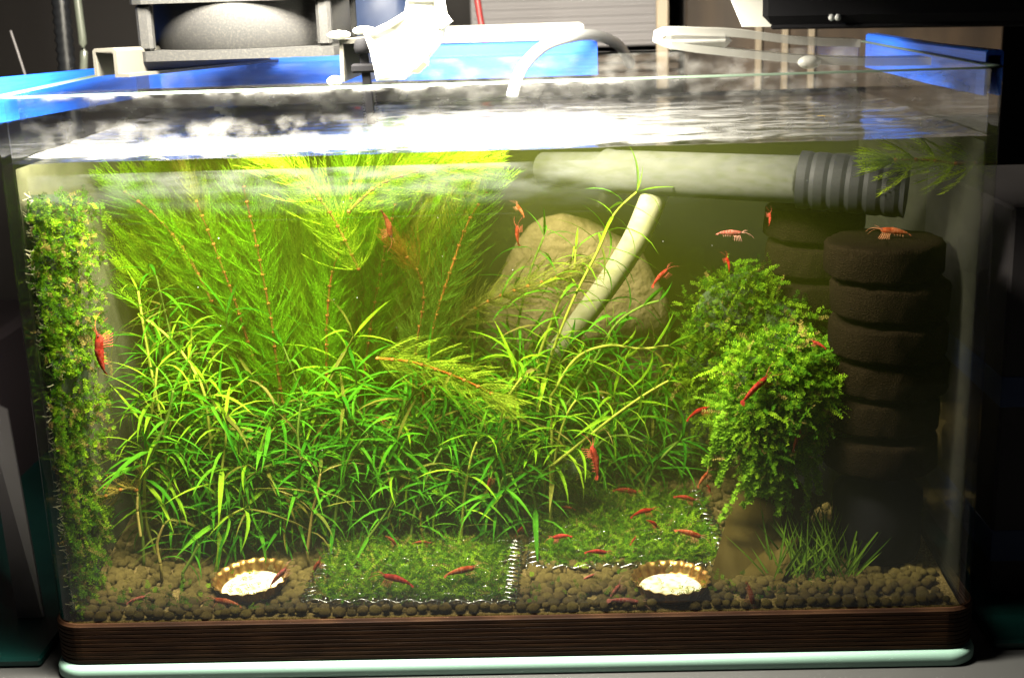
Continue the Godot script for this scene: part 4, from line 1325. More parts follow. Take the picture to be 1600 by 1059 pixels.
func feather_plants() -> void:
	var g := Color(0.085, 0.26, 0.006)
	var lime := Color(0.20, 0.40, 0.010)
	var ol := Color(0.16, 0.2, 0.014)
	var rust := Color(0.22, 0.13, 0.03)
	var L := "feathery plant with red stem "
	feather_plant([Vector3(-0.1051, 0.0680, -0.0900), Vector3(-0.1127, 0.0979, -0.0900), Vector3(-0.1178, 0.1212, -0.0900), Vector3(-0.1241, 0.1441, -0.0900), Vector3(-0.1301, 0.1638, -0.0900), Vector3(-0.1330, 0.1743, -0.0900)], L + "bending towards the moss wall, rusty tip", g, rust)
	feather_plant([Vector3(-0.0989, 0.0735, -0.0820), Vector3(-0.1007, 0.0970, -0.0820), Vector3(-0.1013, 0.1142, -0.0820), Vector3(-0.1033, 0.1340, -0.0820), Vector3(-0.1056, 0.1535, -0.0820), Vector3(-0.1083, 0.1727, -0.0820), Vector3(-0.1081, 0.1813, -0.0820)], L + "and dense olive tip touching the water surface", g, ol)
	feather_plant([Vector3(-0.0804, 0.0744, -0.0780), Vector3(-0.0785, 0.0947, -0.0780), Vector3(-0.0767, 0.1174, -0.0780), Vector3(-0.0734, 0.1369, -0.0780), Vector3(-0.0672, 0.1532, -0.0780), Vector3(-0.0632, 0.1693, -0.0780), Vector3(-0.0632, 0.1821, -0.0780)], L + "thickest and most orange, in the middle of the bunch", g, lime, 1.05, Color(0.30, 0.09, 0.02))
	feather_plant([Vector3(-0.0933, 0.0688, -0.1050), Vector3(-0.0952, 0.0992, -0.1050), Vector3(-0.0953, 0.1199, -0.1050), Vector3(-0.0961, 0.1403, -0.1050), Vector3(-0.0974, 0.1604, -0.1050), Vector3(-0.0968, 0.1758, -0.1050)], L + "and brown tip just behind the thickest one", g, rust, 0.95, Color(0.2, 0.09, 0.02))
	feather_plant([Vector3(-0.0679, 0.0724, -0.0920), Vector3(-0.0630, 0.0960, -0.0920), Vector3(-0.0590, 0.1163, -0.0920), Vector3(-0.0546, 0.1333, -0.0920), Vector3(-0.0506, 0.1501, -0.0920), Vector3(-0.0463, 0.1639, -0.0920)], L + "carrying the brownish upright shrimp", g, lime)
	feather_plant([Vector3(-0.1300, 0.1232, -0.0950), Vector3(-0.1393, 0.1449, -0.0950), Vector3(-0.1491, 0.1593, -0.0950), Vector3(-0.1587, 0.1688, -0.0950), Vector3(-0.1630, 0.1722, -0.0950)], L + "drooping sideways over the dark gap by the moss wall", g, lime, 1.0, Color(0.4, 0.2, 0.04))
	feather_plant([Vector3(-0.0442, 0.0741, -0.0850), Vector3(-0.0399, 0.1032, -0.0850), Vector3(-0.0356, 0.1231, -0.0850), Vector3(-0.0370, 0.1344, -0.0850), Vector3(-0.0418, 0.1423, -0.0850)], L + "and small orange tip facing the glass", Color(0.08, 0.16, 0.012), Color(0.4, 0.15, 0.02))
	feather_plant([Vector3(-0.0380, 0.0858, -0.0850), Vector3(-0.0311, 0.1145, -0.0850), Vector3(-0.0232, 0.1368, -0.0850), Vector3(-0.0155, 0.1560, -0.0850), Vector3(-0.0069, 0.1693, -0.0850)], L + "reaching towards the milky pipe", Color(0.07, 0.17, 0.012), lime, 1.0, Color(0.42, 0.16, 0.03))
	feather_plant([Vector3(-0.0533, 0.1055, -0.0580), Vector3(-0.0399, 0.1043, -0.0560), Vector3(-0.0267, 0.1005, -0.0540), Vector3(-0.0149, 0.0958, -0.0520), Vector3(-0.0063, 0.0916, -0.0500)], "yellow feathery shoot with orange stem lying level before the bunch", Color(0.14, 0.23, 0.015), Color(0.20, 0.28, 0.02), 0.95, Color(0.45, 0.14, 0.02))
	feather_plant([Vector3(-0.0298, 0.1047, -0.1000), Vector3(-0.0137, 0.1160, -0.1000), Vector3(0.0021, 0.1229, -0.1000), Vector3(0.0162, 0.1268, -0.1000), Vector3(0.0275, 0.1299, -0.1000)], "faded olive feathery shoot pointing at the white lift tube", Color(0.15, 0.18, 0.03), Color(0.2, 0.2, 0.04), 0.9, Color(0.25, 0.18, 0.05))
	feather_plant([Vector3(-0.0619, 0.1666, -0.0620), Vector3(-0.0501, 0.1761, -0.0660), Vector3(-0.0346, 0.1808, -0.0700), Vector3(-0.0152, 0.1830, -0.0750)], "lime feathery shoot lying flat under the lit water surface", Color(0.2, 0.36, 0.015), Color(0.26, 0.42, 0.02), 1.1, Color(0.3, 0.2, 0.03))
	feather_plant([Vector3(-0.0607, 0.1410, -0.0700), Vector3(-0.0696, 0.1632, -0.0680), Vector3(-0.0800, 0.1783, -0.0660), Vector3(-0.0887, 0.1845, -0.0660)], "lime feathery shoot fanning out at the water surface beside the flat one", Color(0.2, 0.36, 0.015), Color(0.26, 0.42, 0.02), 1.1, Color(0.3, 0.2, 0.03))
	feather_plant([Vector3(-0.1312, 0.0774, -0.1200), Vector3(-0.1374, 0.1083, -0.1200), Vector3(-0.1484, 0.1327, -0.1200), Vector3(-0.1558, 0.1477, -0.1200)], L + "half hidden behind the one with the rusty tip", g, g, 1.0)
	feather_plant([Vector3(-0.0794, 0.0667, -0.1300), Vector3(-0.0755, 0.1042, -0.1300), Vector3(-0.0691, 0.1345, -0.1300), Vector3(-0.0556, 0.1638, -0.1300)], L + "at the back of the bunch below the clamp", g, lime, 1.0)
	feather_plant([Vector3(-0.0568, 0.0693, -0.1200), Vector3(-0.0463, 0.0999, -0.1200), Vector3(-0.0303, 0.1266, -0.1200), Vector3(-0.0263, 0.1500, -0.1200), Vector3(-0.0284, 0.1674, -0.1200)], L + "brownish, at the back near the dark gap", ol, rust, 1.0)
	feather_plant([Vector3(-0.1216, 0.0741, -0.1300), Vector3(-0.1190, 0.1053, -0.1300), Vector3(-0.1195, 0.1358, -0.1300), Vector3(-0.1310, 0.1571, -0.1300), Vector3(-0.1341, 0.1719, -0.1300)], L + "at the back of the bunch below the fan", g, lime, 1.0)
	feather_plant([Vector3(0.1805, 0.1829, -0.0350), Vector3(0.1724, 0.1828, -0.0360), Vector3(0.1633, 0.1840, -0.0380), Vector3(0.1518, 0.1841, -0.0400)], "loose olive feathery sprig floating beside the black ribbed cuff", Color(0.20, 0.30, 0.012), Color(0.26, 0.40, 0.015), 0.9, Color(0.2, 0.12, 0.03), 9)
	feather_plant([Vector3(-0.1552, 0.0352, -0.0420), Vector3(-0.1554, 0.0462, -0.0420), Vector3(-0.1549, 0.0561, -0.0420), Vector3(-0.1607, 0.0563, -0.0420), Vector3(-0.1677, 0.0536, -0.0420)], "small yellowish feathery sprig with bare stem hanging near the soil", Color(0.2, 0.17, 0.03), Color(0.22, 0.18, 0.03), 0.75, Color(0.5, 0.42, 0.1), 5, 0.45)

var leaf_meshes := []
var lid := 1.0   # local height of the water surface for the plant that is being built
var leaf_mats := []

func stem_plant(pts: Array, label: String, tone: int, parts := true, leaf_len := 0.018, into: MB = null, org := Vector3.ZERO) -> void:
	var o: Vector3 = pts[0]
	var p: Node3D = null
	if parts:
		p = base("stem_plant", o, label, "water plant", "narrow-leaved stem plants of the thicket")
	else:
		o = org
	var loc := []
	for q in pts: loc.push_back(q - o)
	var path := spline(loc, 8)
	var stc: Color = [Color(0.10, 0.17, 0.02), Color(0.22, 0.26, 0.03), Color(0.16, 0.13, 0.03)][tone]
	if parts:
		var m := MB.new()
		tube(m, path, 0.00075, 0.0005, 6)
		part("stem", m.done(true), stem_mat(stc), p)
		rooted(p, o, stem_mat(stc))
	else:
		tube(into, path, 0.0007, 0.0004, 4, stc, false)
	var cv := Curve3D.new()
	for q in path: cv.add_point(q)
	var L := cv.get_baked_length()
	var step := 0.0068
	var cnt := maxi(3, int(L / step))
	for i in range(1, cnt + 1):
		var t := float(i) / cnt
		var at := cv.sample_baked(L * t)
		var tan := (cv.sample_baked(minf(L, L * t + 0.002)) - cv.sample_baked(maxf(0, L * t - 0.003))).normalized()
		var a := tan.cross(Vector3(0.3, 0.2, 1)).normalized()
		var b := tan.cross(a)
		var top := i == cnt
		var k2 := 4 if top else (4 if rng.randf() < 0.4 else 3)
		for k in k2:
			var w := TAU * k / k2 + i * 1.3 + rng.randf_range(-0.4, 0.4)
			var out := a * cos(w) + b * sin(w)
			var dir := (out + tan * (rng.randf_range(0.7, 1.5) if top else rng.randf_range(-0.1, 0.9)) + Vector3(rng.randf_range(-0.3, 0.3), 0, rng.randf_range(-0.3, 0.3))).normalized()
			var ln := leaf_len * rng.randf_range(0.65, 1.25) * (0.85 if top else 1.0)
			var up := (tan + Vector3(0, 0.5, 0)).normalized()
			if parts:
				var s := dir.cross(up).normalized()
				if s.length() < 0.1: s = dir.cross(Vector3.RIGHT).normalized()
				var u := s.cross(dir)
				var mi := leaf_mats[(6 + rng.randi() % 3) if rng.randf() < 0.07 else mini(tone * 3 + rng.randi() % 3, 8)] as Material
				var lf: Mesh = leaf_meshes[rng.randi() % leaf_meshes.size()]
				part("leaf", lf, mi, p, Transform3D(Basis(s * ln, dir * ln, u * ln), at))
			else:
				var cc := leaf_tone(tone)
				leaf(into, at, dir, up, ln, 0.0014, rng.randf_range(0.3, 1.9), cc)

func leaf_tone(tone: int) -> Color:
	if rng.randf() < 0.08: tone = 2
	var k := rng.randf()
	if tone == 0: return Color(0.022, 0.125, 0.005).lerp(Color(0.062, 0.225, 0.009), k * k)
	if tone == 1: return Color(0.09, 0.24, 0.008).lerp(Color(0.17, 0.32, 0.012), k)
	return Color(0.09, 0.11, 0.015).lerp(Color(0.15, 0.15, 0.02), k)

func stem_plants() -> void:
	for k in 8:
		var m := MB.new()
		leaf(m, Vector3.ZERO, Vector3(0, 1, 0), Vector3(0, 0, 1), 1.0, [0.052, 0.064, 0.047, 0.072][k % 4], [0.3, 0.7, 1.1, 1.6, 0.5, 0.9, 1.9, 1.3][k], Color.WHITE)
		leaf_meshes.push_back(m.done())
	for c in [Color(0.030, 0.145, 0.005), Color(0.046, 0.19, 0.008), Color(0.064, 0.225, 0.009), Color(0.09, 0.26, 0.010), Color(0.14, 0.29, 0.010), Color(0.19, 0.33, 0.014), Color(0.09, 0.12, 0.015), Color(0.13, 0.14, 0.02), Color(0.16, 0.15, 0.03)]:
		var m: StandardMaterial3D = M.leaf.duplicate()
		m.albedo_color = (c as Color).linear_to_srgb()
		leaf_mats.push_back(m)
	var A := "narrow-leaved stem plant "
	var spec := [
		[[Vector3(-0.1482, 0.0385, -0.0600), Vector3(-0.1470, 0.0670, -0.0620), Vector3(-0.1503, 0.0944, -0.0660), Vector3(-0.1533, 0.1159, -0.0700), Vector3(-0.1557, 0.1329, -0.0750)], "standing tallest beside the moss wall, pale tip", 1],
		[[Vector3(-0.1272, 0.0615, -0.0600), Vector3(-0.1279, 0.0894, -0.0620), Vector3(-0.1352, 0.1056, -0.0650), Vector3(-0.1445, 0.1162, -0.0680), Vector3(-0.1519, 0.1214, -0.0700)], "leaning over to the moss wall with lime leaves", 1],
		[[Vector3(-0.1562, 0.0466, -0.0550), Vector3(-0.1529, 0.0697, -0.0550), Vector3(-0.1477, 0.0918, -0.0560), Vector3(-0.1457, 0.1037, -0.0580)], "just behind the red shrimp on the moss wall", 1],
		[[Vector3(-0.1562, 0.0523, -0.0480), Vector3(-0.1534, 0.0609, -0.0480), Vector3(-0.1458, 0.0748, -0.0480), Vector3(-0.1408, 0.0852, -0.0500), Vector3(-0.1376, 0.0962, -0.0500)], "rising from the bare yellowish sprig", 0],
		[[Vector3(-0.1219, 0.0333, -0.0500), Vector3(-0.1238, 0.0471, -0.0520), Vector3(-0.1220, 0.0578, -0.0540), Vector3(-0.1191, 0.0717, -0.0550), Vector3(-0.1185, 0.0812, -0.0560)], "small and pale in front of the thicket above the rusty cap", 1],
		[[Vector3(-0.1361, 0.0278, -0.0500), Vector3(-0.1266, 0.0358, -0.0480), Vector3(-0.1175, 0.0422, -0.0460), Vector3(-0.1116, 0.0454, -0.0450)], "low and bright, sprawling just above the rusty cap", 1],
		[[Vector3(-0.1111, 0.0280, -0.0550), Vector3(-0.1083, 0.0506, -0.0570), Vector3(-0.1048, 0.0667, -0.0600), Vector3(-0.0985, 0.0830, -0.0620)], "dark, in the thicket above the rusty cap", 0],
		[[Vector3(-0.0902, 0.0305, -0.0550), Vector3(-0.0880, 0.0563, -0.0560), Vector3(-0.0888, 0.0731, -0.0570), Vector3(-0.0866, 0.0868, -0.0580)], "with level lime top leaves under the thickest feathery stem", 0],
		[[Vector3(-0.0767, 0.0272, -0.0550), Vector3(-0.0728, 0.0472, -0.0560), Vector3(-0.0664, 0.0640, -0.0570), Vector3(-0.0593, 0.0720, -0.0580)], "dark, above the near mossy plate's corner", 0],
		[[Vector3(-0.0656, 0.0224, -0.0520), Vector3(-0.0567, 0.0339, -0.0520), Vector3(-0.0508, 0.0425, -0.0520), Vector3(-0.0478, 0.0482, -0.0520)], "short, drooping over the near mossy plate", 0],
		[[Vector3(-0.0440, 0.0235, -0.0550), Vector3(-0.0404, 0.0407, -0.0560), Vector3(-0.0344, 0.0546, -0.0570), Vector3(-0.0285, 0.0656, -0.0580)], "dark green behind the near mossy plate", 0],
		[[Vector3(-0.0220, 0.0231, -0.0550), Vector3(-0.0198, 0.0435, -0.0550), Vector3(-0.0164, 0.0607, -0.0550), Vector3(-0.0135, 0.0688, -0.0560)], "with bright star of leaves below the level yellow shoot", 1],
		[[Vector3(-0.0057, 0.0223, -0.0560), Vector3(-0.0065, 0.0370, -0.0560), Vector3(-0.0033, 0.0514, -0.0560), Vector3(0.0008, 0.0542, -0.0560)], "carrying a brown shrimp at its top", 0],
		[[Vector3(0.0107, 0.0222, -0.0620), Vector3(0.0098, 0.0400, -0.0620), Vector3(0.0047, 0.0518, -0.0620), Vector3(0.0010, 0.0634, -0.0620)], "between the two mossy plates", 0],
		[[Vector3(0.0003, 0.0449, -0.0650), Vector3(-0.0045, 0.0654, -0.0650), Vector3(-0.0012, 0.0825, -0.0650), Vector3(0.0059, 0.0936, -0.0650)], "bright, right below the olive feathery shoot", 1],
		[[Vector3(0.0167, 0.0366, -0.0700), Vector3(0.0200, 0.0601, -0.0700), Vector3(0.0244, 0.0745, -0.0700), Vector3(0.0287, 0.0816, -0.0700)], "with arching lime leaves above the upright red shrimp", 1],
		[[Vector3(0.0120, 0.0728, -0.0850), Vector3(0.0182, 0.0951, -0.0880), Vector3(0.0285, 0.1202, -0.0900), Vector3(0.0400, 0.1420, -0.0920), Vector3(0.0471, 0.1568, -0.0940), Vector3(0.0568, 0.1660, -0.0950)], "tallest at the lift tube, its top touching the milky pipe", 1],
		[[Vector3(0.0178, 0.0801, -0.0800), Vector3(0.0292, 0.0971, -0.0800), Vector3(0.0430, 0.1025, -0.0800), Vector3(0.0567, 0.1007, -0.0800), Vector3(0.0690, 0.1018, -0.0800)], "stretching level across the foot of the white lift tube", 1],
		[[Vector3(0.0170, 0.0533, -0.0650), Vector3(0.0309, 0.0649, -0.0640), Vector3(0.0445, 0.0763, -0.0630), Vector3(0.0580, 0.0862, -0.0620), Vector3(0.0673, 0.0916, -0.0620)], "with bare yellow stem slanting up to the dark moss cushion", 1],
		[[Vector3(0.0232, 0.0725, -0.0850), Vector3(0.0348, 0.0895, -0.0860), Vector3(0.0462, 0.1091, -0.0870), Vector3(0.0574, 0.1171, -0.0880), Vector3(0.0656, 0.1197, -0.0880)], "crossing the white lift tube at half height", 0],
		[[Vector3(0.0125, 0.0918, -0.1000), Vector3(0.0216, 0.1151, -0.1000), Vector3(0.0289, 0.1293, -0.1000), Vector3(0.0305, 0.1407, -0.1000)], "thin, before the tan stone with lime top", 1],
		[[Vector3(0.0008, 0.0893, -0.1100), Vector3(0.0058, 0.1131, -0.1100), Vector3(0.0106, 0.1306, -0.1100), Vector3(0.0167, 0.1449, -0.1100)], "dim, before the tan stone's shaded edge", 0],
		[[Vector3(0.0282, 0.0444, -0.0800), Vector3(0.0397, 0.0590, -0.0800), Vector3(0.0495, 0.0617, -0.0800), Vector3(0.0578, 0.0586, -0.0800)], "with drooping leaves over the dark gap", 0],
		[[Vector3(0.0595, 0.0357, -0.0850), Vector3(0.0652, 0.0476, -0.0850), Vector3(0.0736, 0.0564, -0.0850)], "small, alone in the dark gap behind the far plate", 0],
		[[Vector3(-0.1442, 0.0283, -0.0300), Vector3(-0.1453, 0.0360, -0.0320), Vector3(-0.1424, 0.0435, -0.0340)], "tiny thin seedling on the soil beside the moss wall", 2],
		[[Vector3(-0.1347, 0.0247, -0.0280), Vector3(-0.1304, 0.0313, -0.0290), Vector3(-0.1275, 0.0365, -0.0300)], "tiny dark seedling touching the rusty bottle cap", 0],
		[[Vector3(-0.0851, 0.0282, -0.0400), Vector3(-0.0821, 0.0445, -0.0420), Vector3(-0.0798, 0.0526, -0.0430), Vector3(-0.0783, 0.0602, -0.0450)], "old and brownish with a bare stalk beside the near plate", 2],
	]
	for s in spec: stem_plant(s[0], A + s[1], s[2], true, 0.015 if "tiny" in s[1] else 0.0255)
	# the thicket behind, which reads as one mass
	var org := Vector3(-0.05, soil_y(-0.05, -0.1), -0.1)
	var mb := MB.new()
	for k in 300:
		var x := rng.randf_range(-0.155, 0.062)
		var z := rng.randf_range(-0.165, -0.068 if x < -0.005 else -0.098)
		var y0 := soil_y(x, z)
		var f := clampf((x + 0.155) / 0.217, 0.0, 1.0)
		var hmax := 0.075 + 0.03 * exp(-pow((f - 0.05) / 0.12, 2.0)) - 0.02 * smoothstep(0.75, 1.0, f)
		var h := hmax * rng.randf_range(0.5, 1.0) * clampf(0.85 + 0.75 * bump_noise.get_noise_2d(x * 34.0, z * 20.0), 0.45, 1.3)
		var lx := rng.randf_range(-0.045, 0.045)
		var lz := rng.randf_range(-0.015, 0.03)
		var tp := Vector3(clampf(x + lx, -0.155, 0.075), y0 + h, minf(z + lz, -0.05))
		var a := Vector3(x, y0 - 0.002, z)
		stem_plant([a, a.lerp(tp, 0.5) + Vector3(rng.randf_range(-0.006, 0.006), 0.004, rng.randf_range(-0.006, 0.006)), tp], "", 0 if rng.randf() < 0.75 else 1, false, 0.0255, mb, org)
	for k in 120:
		var x := rng.randf_range(-0.150, 0.0)
		var z := rng.randf_range(-0.080, -0.05)
		if x > -0.085 and z > -0.064: continue
		var a := Vector3(x, soil_y(x, z) - 0.002, z)
		var tp := a + Vector3(rng.randf_range(-0.022, 0.022), rng.randf_range(0.014, 0.048), rng.randf_range(-0.012, 0.012))
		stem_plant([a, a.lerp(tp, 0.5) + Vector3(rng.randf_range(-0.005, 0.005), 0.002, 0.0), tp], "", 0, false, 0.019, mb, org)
	var th := part("plant_thicket", mb.done(), M.leaf, self, Transform3D(Basis(), org))
	tag(th, "dense green mass of narrow-leaved stems filling the tank's middle", "", "", "stuff")
	# fine green mass behind the feathery bunch
	mb = MB.new()
	org = Vector3(-0.08, 0.1, -0.15)
	lid = WATER - 0.001 - org.y
	var root: Vector3 = Vector3(-0.0861, 0.0550, -0.1000) - org
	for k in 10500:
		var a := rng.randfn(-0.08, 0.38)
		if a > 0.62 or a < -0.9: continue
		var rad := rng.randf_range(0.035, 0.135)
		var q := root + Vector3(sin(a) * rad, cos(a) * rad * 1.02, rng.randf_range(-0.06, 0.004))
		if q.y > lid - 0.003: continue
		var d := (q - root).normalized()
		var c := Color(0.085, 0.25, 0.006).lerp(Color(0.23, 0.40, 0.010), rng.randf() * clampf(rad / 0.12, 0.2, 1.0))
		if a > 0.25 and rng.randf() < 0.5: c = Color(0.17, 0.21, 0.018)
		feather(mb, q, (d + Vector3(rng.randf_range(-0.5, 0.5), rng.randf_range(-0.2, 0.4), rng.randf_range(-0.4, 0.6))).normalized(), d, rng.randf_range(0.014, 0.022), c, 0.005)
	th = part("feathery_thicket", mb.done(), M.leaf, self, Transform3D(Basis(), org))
	tag(th, "hazy green mass of feathery leaves behind the red-stemmed bunch", "", "", "stuff")

# ---------------------------------------------------------------- shrimps
func make_shrimp(key: String, col: Color, pale: Color, bend: float) -> Node3D:
	var s := Node3D.new()
	s.name = "shrimp_model"
	var sm := mat("shrimp_" + key, Color.WHITE, 0.35)
	sm.vertex_color_use_as_albedo = true
	sm.backlight_enabled = true
	sm.backlight = lin(0.5, 0.5, 0.5)
	var lm := mat("shrimp_leg_" + key, pale, 0.4)
	# centreline: head at +x, tail curving down behind; unit length
	var C := func(t: float) -> Vector3:   # t 0 tail .. 1 head
		var x := t - 0.5
		var y := 0.05 - bend * pow(maxf(0.0, 0.55 - t), 1.7)
		return Vector3(x, y, 0)
	var prof := [[0.10, 0.022, 0.020], [0.13, 0.040, 0.030], [0.20, 0.050, 0.036], [0.225, 0.062, 0.042], [0.29, 0.064, 0.046], [0.315, 0.076, 0.052], [0.38, 0.078, 0.054], [0.405, 0.090, 0.058], [0.47, 0.090, 0.060], [0.495, 0.098, 0.062], [0.54, 0.096, 0.062], [0.56, 0.088, 0.062], [0.62, 0.092, 0.066], [0.70, 0.086, 0.066], [0.77, 0.068, 0.056], [0.82, 0.048, 0.040], [0.845, 0.024, 0.018]]
	var mb := MB.new()
	var rings := []
	for q in prof:
		rings.push_back(ring(C.call(q[0]), Vector3(1, 0, 0), q[2], 12, q[1]))
	for i in rings.size() - 1:
		for k in 12:
			var k2 := (k + 1) % 12
			var nz := bump_noise.get_noise_3d(i * 0.9, k * 0.8, bend * 20) + 0.2 + (0.35 if i % 2 == 0 and i < 10 else 0.0)
			var cc := col.lerp(pale, clampf(nz, 0.0, 0.8))
			if i > 10 and i < 13: cc = cc.lerp(Color(col.r * 0.35, col.g * 0.3, col.b * 0.3), 0.45)
			mb.quad(rings[i][k], rings[i][k2], rings[i + 1][k2], rings[i + 1][k], cc)
	part("body", mb.done(true), sm, s)
	mb = MB.new()
	tube(mb, [Vector3(0.22, 0.115, 0), Vector3(0.31, 0.108, 0), Vector3(0.42, 0.098, 0)], 0.016, 0.003, 6, col)
	part("rostrum", mb.done(true), sm, s)
	mb = MB.new()
	var tb: Vector3 = C.call(0.11)
	for k in 5:
		var w := (k - 2) * 0.34
		leaf(mb, tb, Vector3(-cos(w), -0.25 - bend * 0.4, sin(w)), Vector3.UP, 0.15, 0.055, 0.3, col.lerp(pale, 0.35))
	part("tail_fan", mb.done(), sm, s)
	for sd in [-1.0, 1.0]:
		mb = MB.new()
		blob(mb, Vector3(0.315, 0.085, sd * 0.046), Vector3(0.017, 0.017, 0.017), 0.0, 1.0, 8, 6)
		part("eye", mb.done(true), M.black_plastic, s)
		mb = MB.new()
		tube(mb, spline([Vector3(0.33, 0.06, sd * 0.02), Vector3(0.45, 0.09, sd * 0.08), Vector3(0.60, 0.05, sd * 0.16), Vector3(0.72, -0.05, sd * 0.2)], 4), 0.005, 0.0025, 4)
		part("antenna", mb.done(), lm, s)
		mb = MB.new()
		tube(mb, spline([Vector3(0.33, 0.07, sd * 0.015), Vector3(0.42, 0.14, sd * 0.03), Vector3(0.52, 0.17, sd * 0.05)], 4), 0.005, 0.002, 4)
		part("antennule", mb.done(), lm, s)
		for k in 5:
			var x0 := 0.07 + k * 0.05
			mb = MB.new()
			tube(mb, [Vector3(x0, -0.01, sd * 0.035), Vector3(x0 + 0.035, -0.085, sd * 0.09), Vector3(x0 + 0.03 + 0.01 * k, -0.16, sd * 0.10), Vector3(x0 + 0.05 + 0.012 * k, -0.20, sd * 0.095)], 0.008, 0.004, 4)
			part("leg", mb.done(), lm, s)
		for k in 4:
			mb = MB.new()
			var q: Vector3 = C.call(0.22 + k * 0.075)
			leaf(mb, q + Vector3(0, -0.06, sd * 0.03), Vector3(0.25, -1, 0.2 * sd), Vector3(1, 0, 0), 0.075, 0.034, 0.3, pale)
			part("swimmeret", mb.done(), sm, s)
	return s

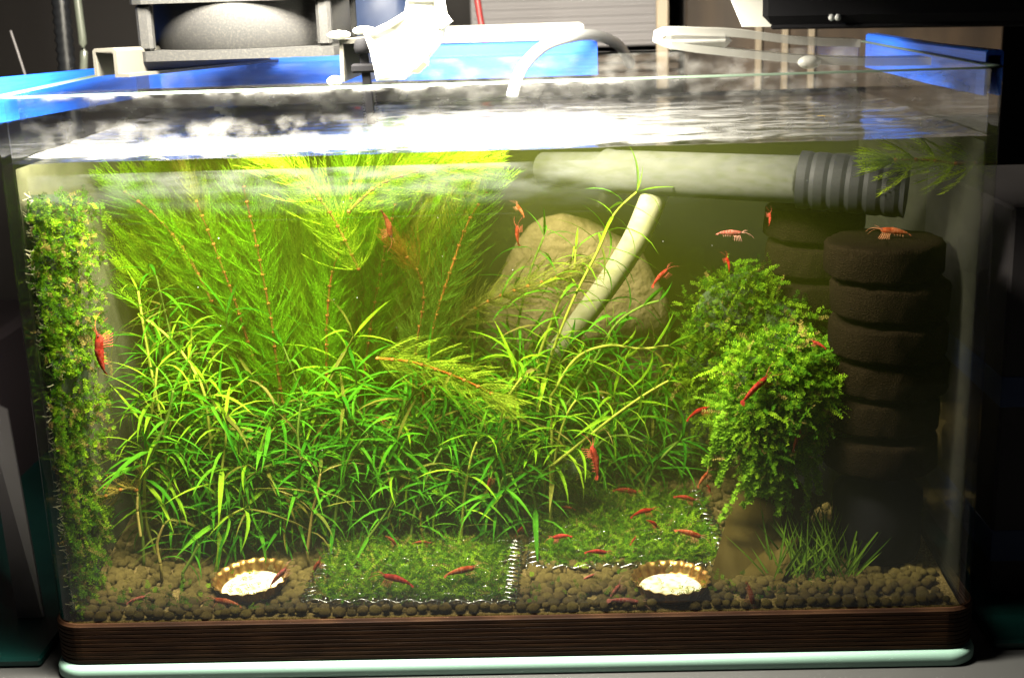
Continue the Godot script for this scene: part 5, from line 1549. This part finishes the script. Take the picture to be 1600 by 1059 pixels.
func shrimps() -> void:
	var protos := [make_shrimp("red", Color(0.27, 0.016, 0.010), Color(0.42, 0.09, 0.055), 0.35), make_shrimp("pink", Color(0.32, 0.065, 0.045), Color(0.48, 0.24, 0.17), 0.15), make_shrimp("brown", Color(0.17, 0.03, 0.012), Color(0.27, 0.08, 0.035), 0.5), make_shrimp("deep", Color(0.22, 0.008, 0.006), Color(0.32, 0.04, 0.025), 0.62), make_shrimp("orange", Color(0.30, 0.05, 0.012), Color(0.45, 0.20, 0.09), 0.2)]
	# place, length in mm, angle of the head from +x in the upright plane, turn in depth, kind, roll, label
	var S := [
		[Vector3(-0.1555, 0.1215, -0.0220), 19.5, 84, 0.1, 0, 0.6, "large deep red shrimp climbing head-up on the moss wall"],
		[Vector3(-0.0474, 0.1591, -0.0680), 14.0, -86, 0.2, 2, 0.3, "slim brownish shrimp head-down among the feathery tips"],
		[Vector3(0.0049, 0.1445, -0.1200), 11.0, 88, 0.4, 0, 0.5, "blurred upright red shrimp in the dark gap before the tan stone"],
		[Vector3(0.0059, 0.1538, -0.1300), 8.0, 130, 0.5, 0, 0.0, "dim little shrimp above the upright one, beside the tan stone"],
		[Vector3(0.0924, 0.1533, -0.0600), 12.5, -8, 0.2, 1, 0.0, "pale pink shrimp swimming in open water with legs hanging"],
		[Vector3(0.0667, 0.1299, -0.0900), 12.0, 35, 0.4, 0, 0.2, "red shrimp swimming upward in the dark beside the lift tube"],
		[Vector3(0.0933, 0.1382, -0.0750), 7.5, 118, 0.8, 0, 0.0, "short red shrimp standing on top of the dark moss cushion"],
		[Vector3(0.1102, 0.1567, -0.0750), 6.5, 95, 0.9, 0, 0.0, "tiny red shrimp before the second sponge filter's top disc"],
		[Vector3(0.1533, 0.1551, -0.0450), 14.0, 176, 0.1, 0, 0.0, "red shrimp walking on the top disc of the front sponge filter"],
		[Vector3(0.1236, 0.1130, -0.0360), 7.5, 170, 0.7, 0, 0.0, "little red shrimp on the bright moss clump's edge facing the sponge"],
		[Vector3(0.0980, 0.0986, -0.0260), 17.0, 42, 0.1, 0, 0.7, "large red shrimp with dark middle resting on the bright moss clump"],
		[Vector3(0.0797, 0.0782, -0.0600), 12.0, 16, 0.1, 0, 0.1, "red shrimp at the edge of the dark moss cushion, nearly level"],
		[Vector3(0.0354, 0.0600, -0.0550), 17.0, 106, 0.3, 0, 0.9, "thick orange-red shrimp standing upright before the dark gap"],
		[Vector3(-0.0084, 0.0523, -0.0480), 9.5, 80, 0.3, 2, 0.4, "faint brown shrimp upright among the narrow leaves"],
		[Vector3(-0.0538, 0.0783, -0.0600), 6.0, -40, 0.3, 2, 0.0, "tiny dark red shrimp deep in the narrow leaves"],
		[Vector3(0.0510, 0.0325, -0.0874), 13.0, -18, 0.1, 0, 0.0, "orange-red shrimp gliding in over the far edge of the far mossy plate"],
		[Vector3(0.0564, 0.0325, -0.0633), 11.5, 4, 0.1, 0, 0.1, "level red shrimp in the middle of the far mossy plate"],
		[Vector3(0.0763, 0.0325, -0.0775), 11.5, -24, 0.2, 0, 0.1, "red shrimp at the far plate's corner near the leaning slab"],
		[Vector3(0.0832, 0.0446, -0.0700), 9.5, 48, 0.3, 0, 0.1, "dim red shrimp swimming up above the far plate's corner"],
		[Vector3(0.0854, 0.0401, -0.0700), 5.5, -70, 0.6, 0, 0.1, "tiny dim shrimp just below the one swimming up by the slab"],
		[Vector3(0.0206, 0.0325, -0.0386), 10.0, 200, 0.3, 0, 0.1, "red shrimp on the far plate nearest the thicket"],
		[Vector3(0.0598, 0.0325, -0.0506), 7.5, -52, 0.4, 0, 0.1, "small red shrimp pointing down beside the level one on the far plate"],
		[Vector3(0.0503, 0.0325, -0.0338), 5.0, 20, 0.9, 0, 0.1, "short red shrimp seen end-on in the middle of the far plate"],
		[Vector3(0.0738, 0.0325, -0.0385), 13.5, -24, 0.1, 0, 0.1, "long red shrimp slanting down the far plate towards the clean cap"],
		[Vector3(0.0352, 0.0325, -0.0226), 10.5, -12, 0.1, 0, 0.1, "pinkish red shrimp at the far plate's front wire edge"],
		[Vector3(0.0032, 0.0272, -0.0584), 6.5, 40, 0.3, 0, 0.1, "small dark red shrimp at the gap between the two plates"],
		[Vector3(0.0235, 0.0323, -0.0700), 8.0, 190, 0.2, 2, 0.1, "dim brown shrimp at the far plate's back beside the thicket"],
		[Vector3(-0.0452, 0.0272, -0.0121), 15.0, 170, 0.1, 0, 0.1, "bright red shrimp facing the rusty cap on the near mossy plate"],
		[Vector3(-0.0192, 0.0272, -0.0186), 15.0, 8, 0.1, 0, 0.1, "orange-red shrimp facing the clean cap on the near mossy plate"],
		[Vector3(-0.0377, 0.0272, -0.0477), 8.5, -20, 0.3, 2, 0.1, "blurred brown shrimp at the back edge of the near plate"],
		[Vector3(-0.0498, 0.0309, -0.0420), 7.0, -60, 0.3, 2, 0.1, "dim dark shrimp hidden at the thicket's foot behind the near plate"],
		[Vector3(-0.0790, 0.0272, -0.0256), 9.0, 50, 0.3, 2, 0.1, "faint shrimp climbing the near plate's wire edge beside the rusty cap"],
		[Vector3(-0.0933, 0.0255, -0.0215), 12.0, 42, 0.2, 1, 0.3, "orange shrimp climbing over the rim of the rusty cap"],
		[Vector3(-0.1137, 0.0190, -0.0114), 13.5, 172, 0.1, 0, 0.1, "deep red shrimp on the pellets right below the rusty cap"],
		[Vector3(-0.1505, 0.0190, -0.0158), 9.0, 10, 0.3, 1, 0.2, "hazy reddish shrimp on the soil beside the moss wall's foot"],
		[Vector3(0.0418, 0.0190, -0.0144), 10.5, 52, 0.2, 1, 0.3, "pink shrimp slanting upward beside the clean bottle cap"],
		[Vector3(0.0454, 0.0184, -0.0064), 15.0, -12, 0.1, 1, 0.3, "long pink shrimp lying on the pellets against the clean bottle cap"],
		[Vector3(0.0316, 0.0190, -0.0283), 7.0, 15, 0.3, 1, 0.3, "faint pink shrimp on the bare soil below the far plate"],
		[Vector3(0.0937, 0.0206, -0.0060), 12.0, -80, 0.2, 0, 0.6, "thin-legged red shrimp hanging upright before the slab's foot"],
		[Vector3(0.1152, 0.0754, -0.0300), 10.0, 62, 0.2, 2, 0.5, "dark shrimp in the shaded hem of the bright moss clump"],
	]
	for n in S.size():
		var s: Array = S[n]
		if s[4] == 0 and n % 5 in [1, 3]: s[4] = 3 if n % 5 == 1 else 4
		var o: Node3D = protos[s[4]].duplicate()
		o.name = numbered("shrimp")
		add_child(o)
		var a := deg_to_rad(s[2])
		var d := Vector3(cos(a), sin(a), 0)
		var up := Vector3(-sin(a), cos(a), 0)
		if d.x < -0.05: up = -up
		var b := Basis(d, up, d.cross(up))
		b = Basis(Vector3.UP, s[3] * (1.0 if d.x > 0 else -1.0)) * b * Basis(Vector3.RIGHT, s[5])
		o.transform = Transform3D(b.scaled(Vector3.ONE * (s[1] * 0.001)), s[0])
		tag(o, s[6], "shrimp", "red shrimps in the tank")
	for p in protos: p.queue_free()
	drifting()

func drifting() -> void:
	var o := base("drifting_specks", Vector3(0, 0.1, -0.05), "tiny white specks drifting in the water", "")
	tag(o, "", "", "", "stuff")
	var m := MB.new()
	for k in 36:
		blob(m, Vector3(rng.randf_range(-0.16, 0.13), rng.randf_range(-0.06, 0.085), rng.randf_range(-0.05, 0.044)), Vector3.ONE * rng.randf_range(0.0001, 0.00024), 0.0, 1.0, 5, 4)
	part("speck", m.done(), M.white_plastic, o).set_meta("kind", "stuff")
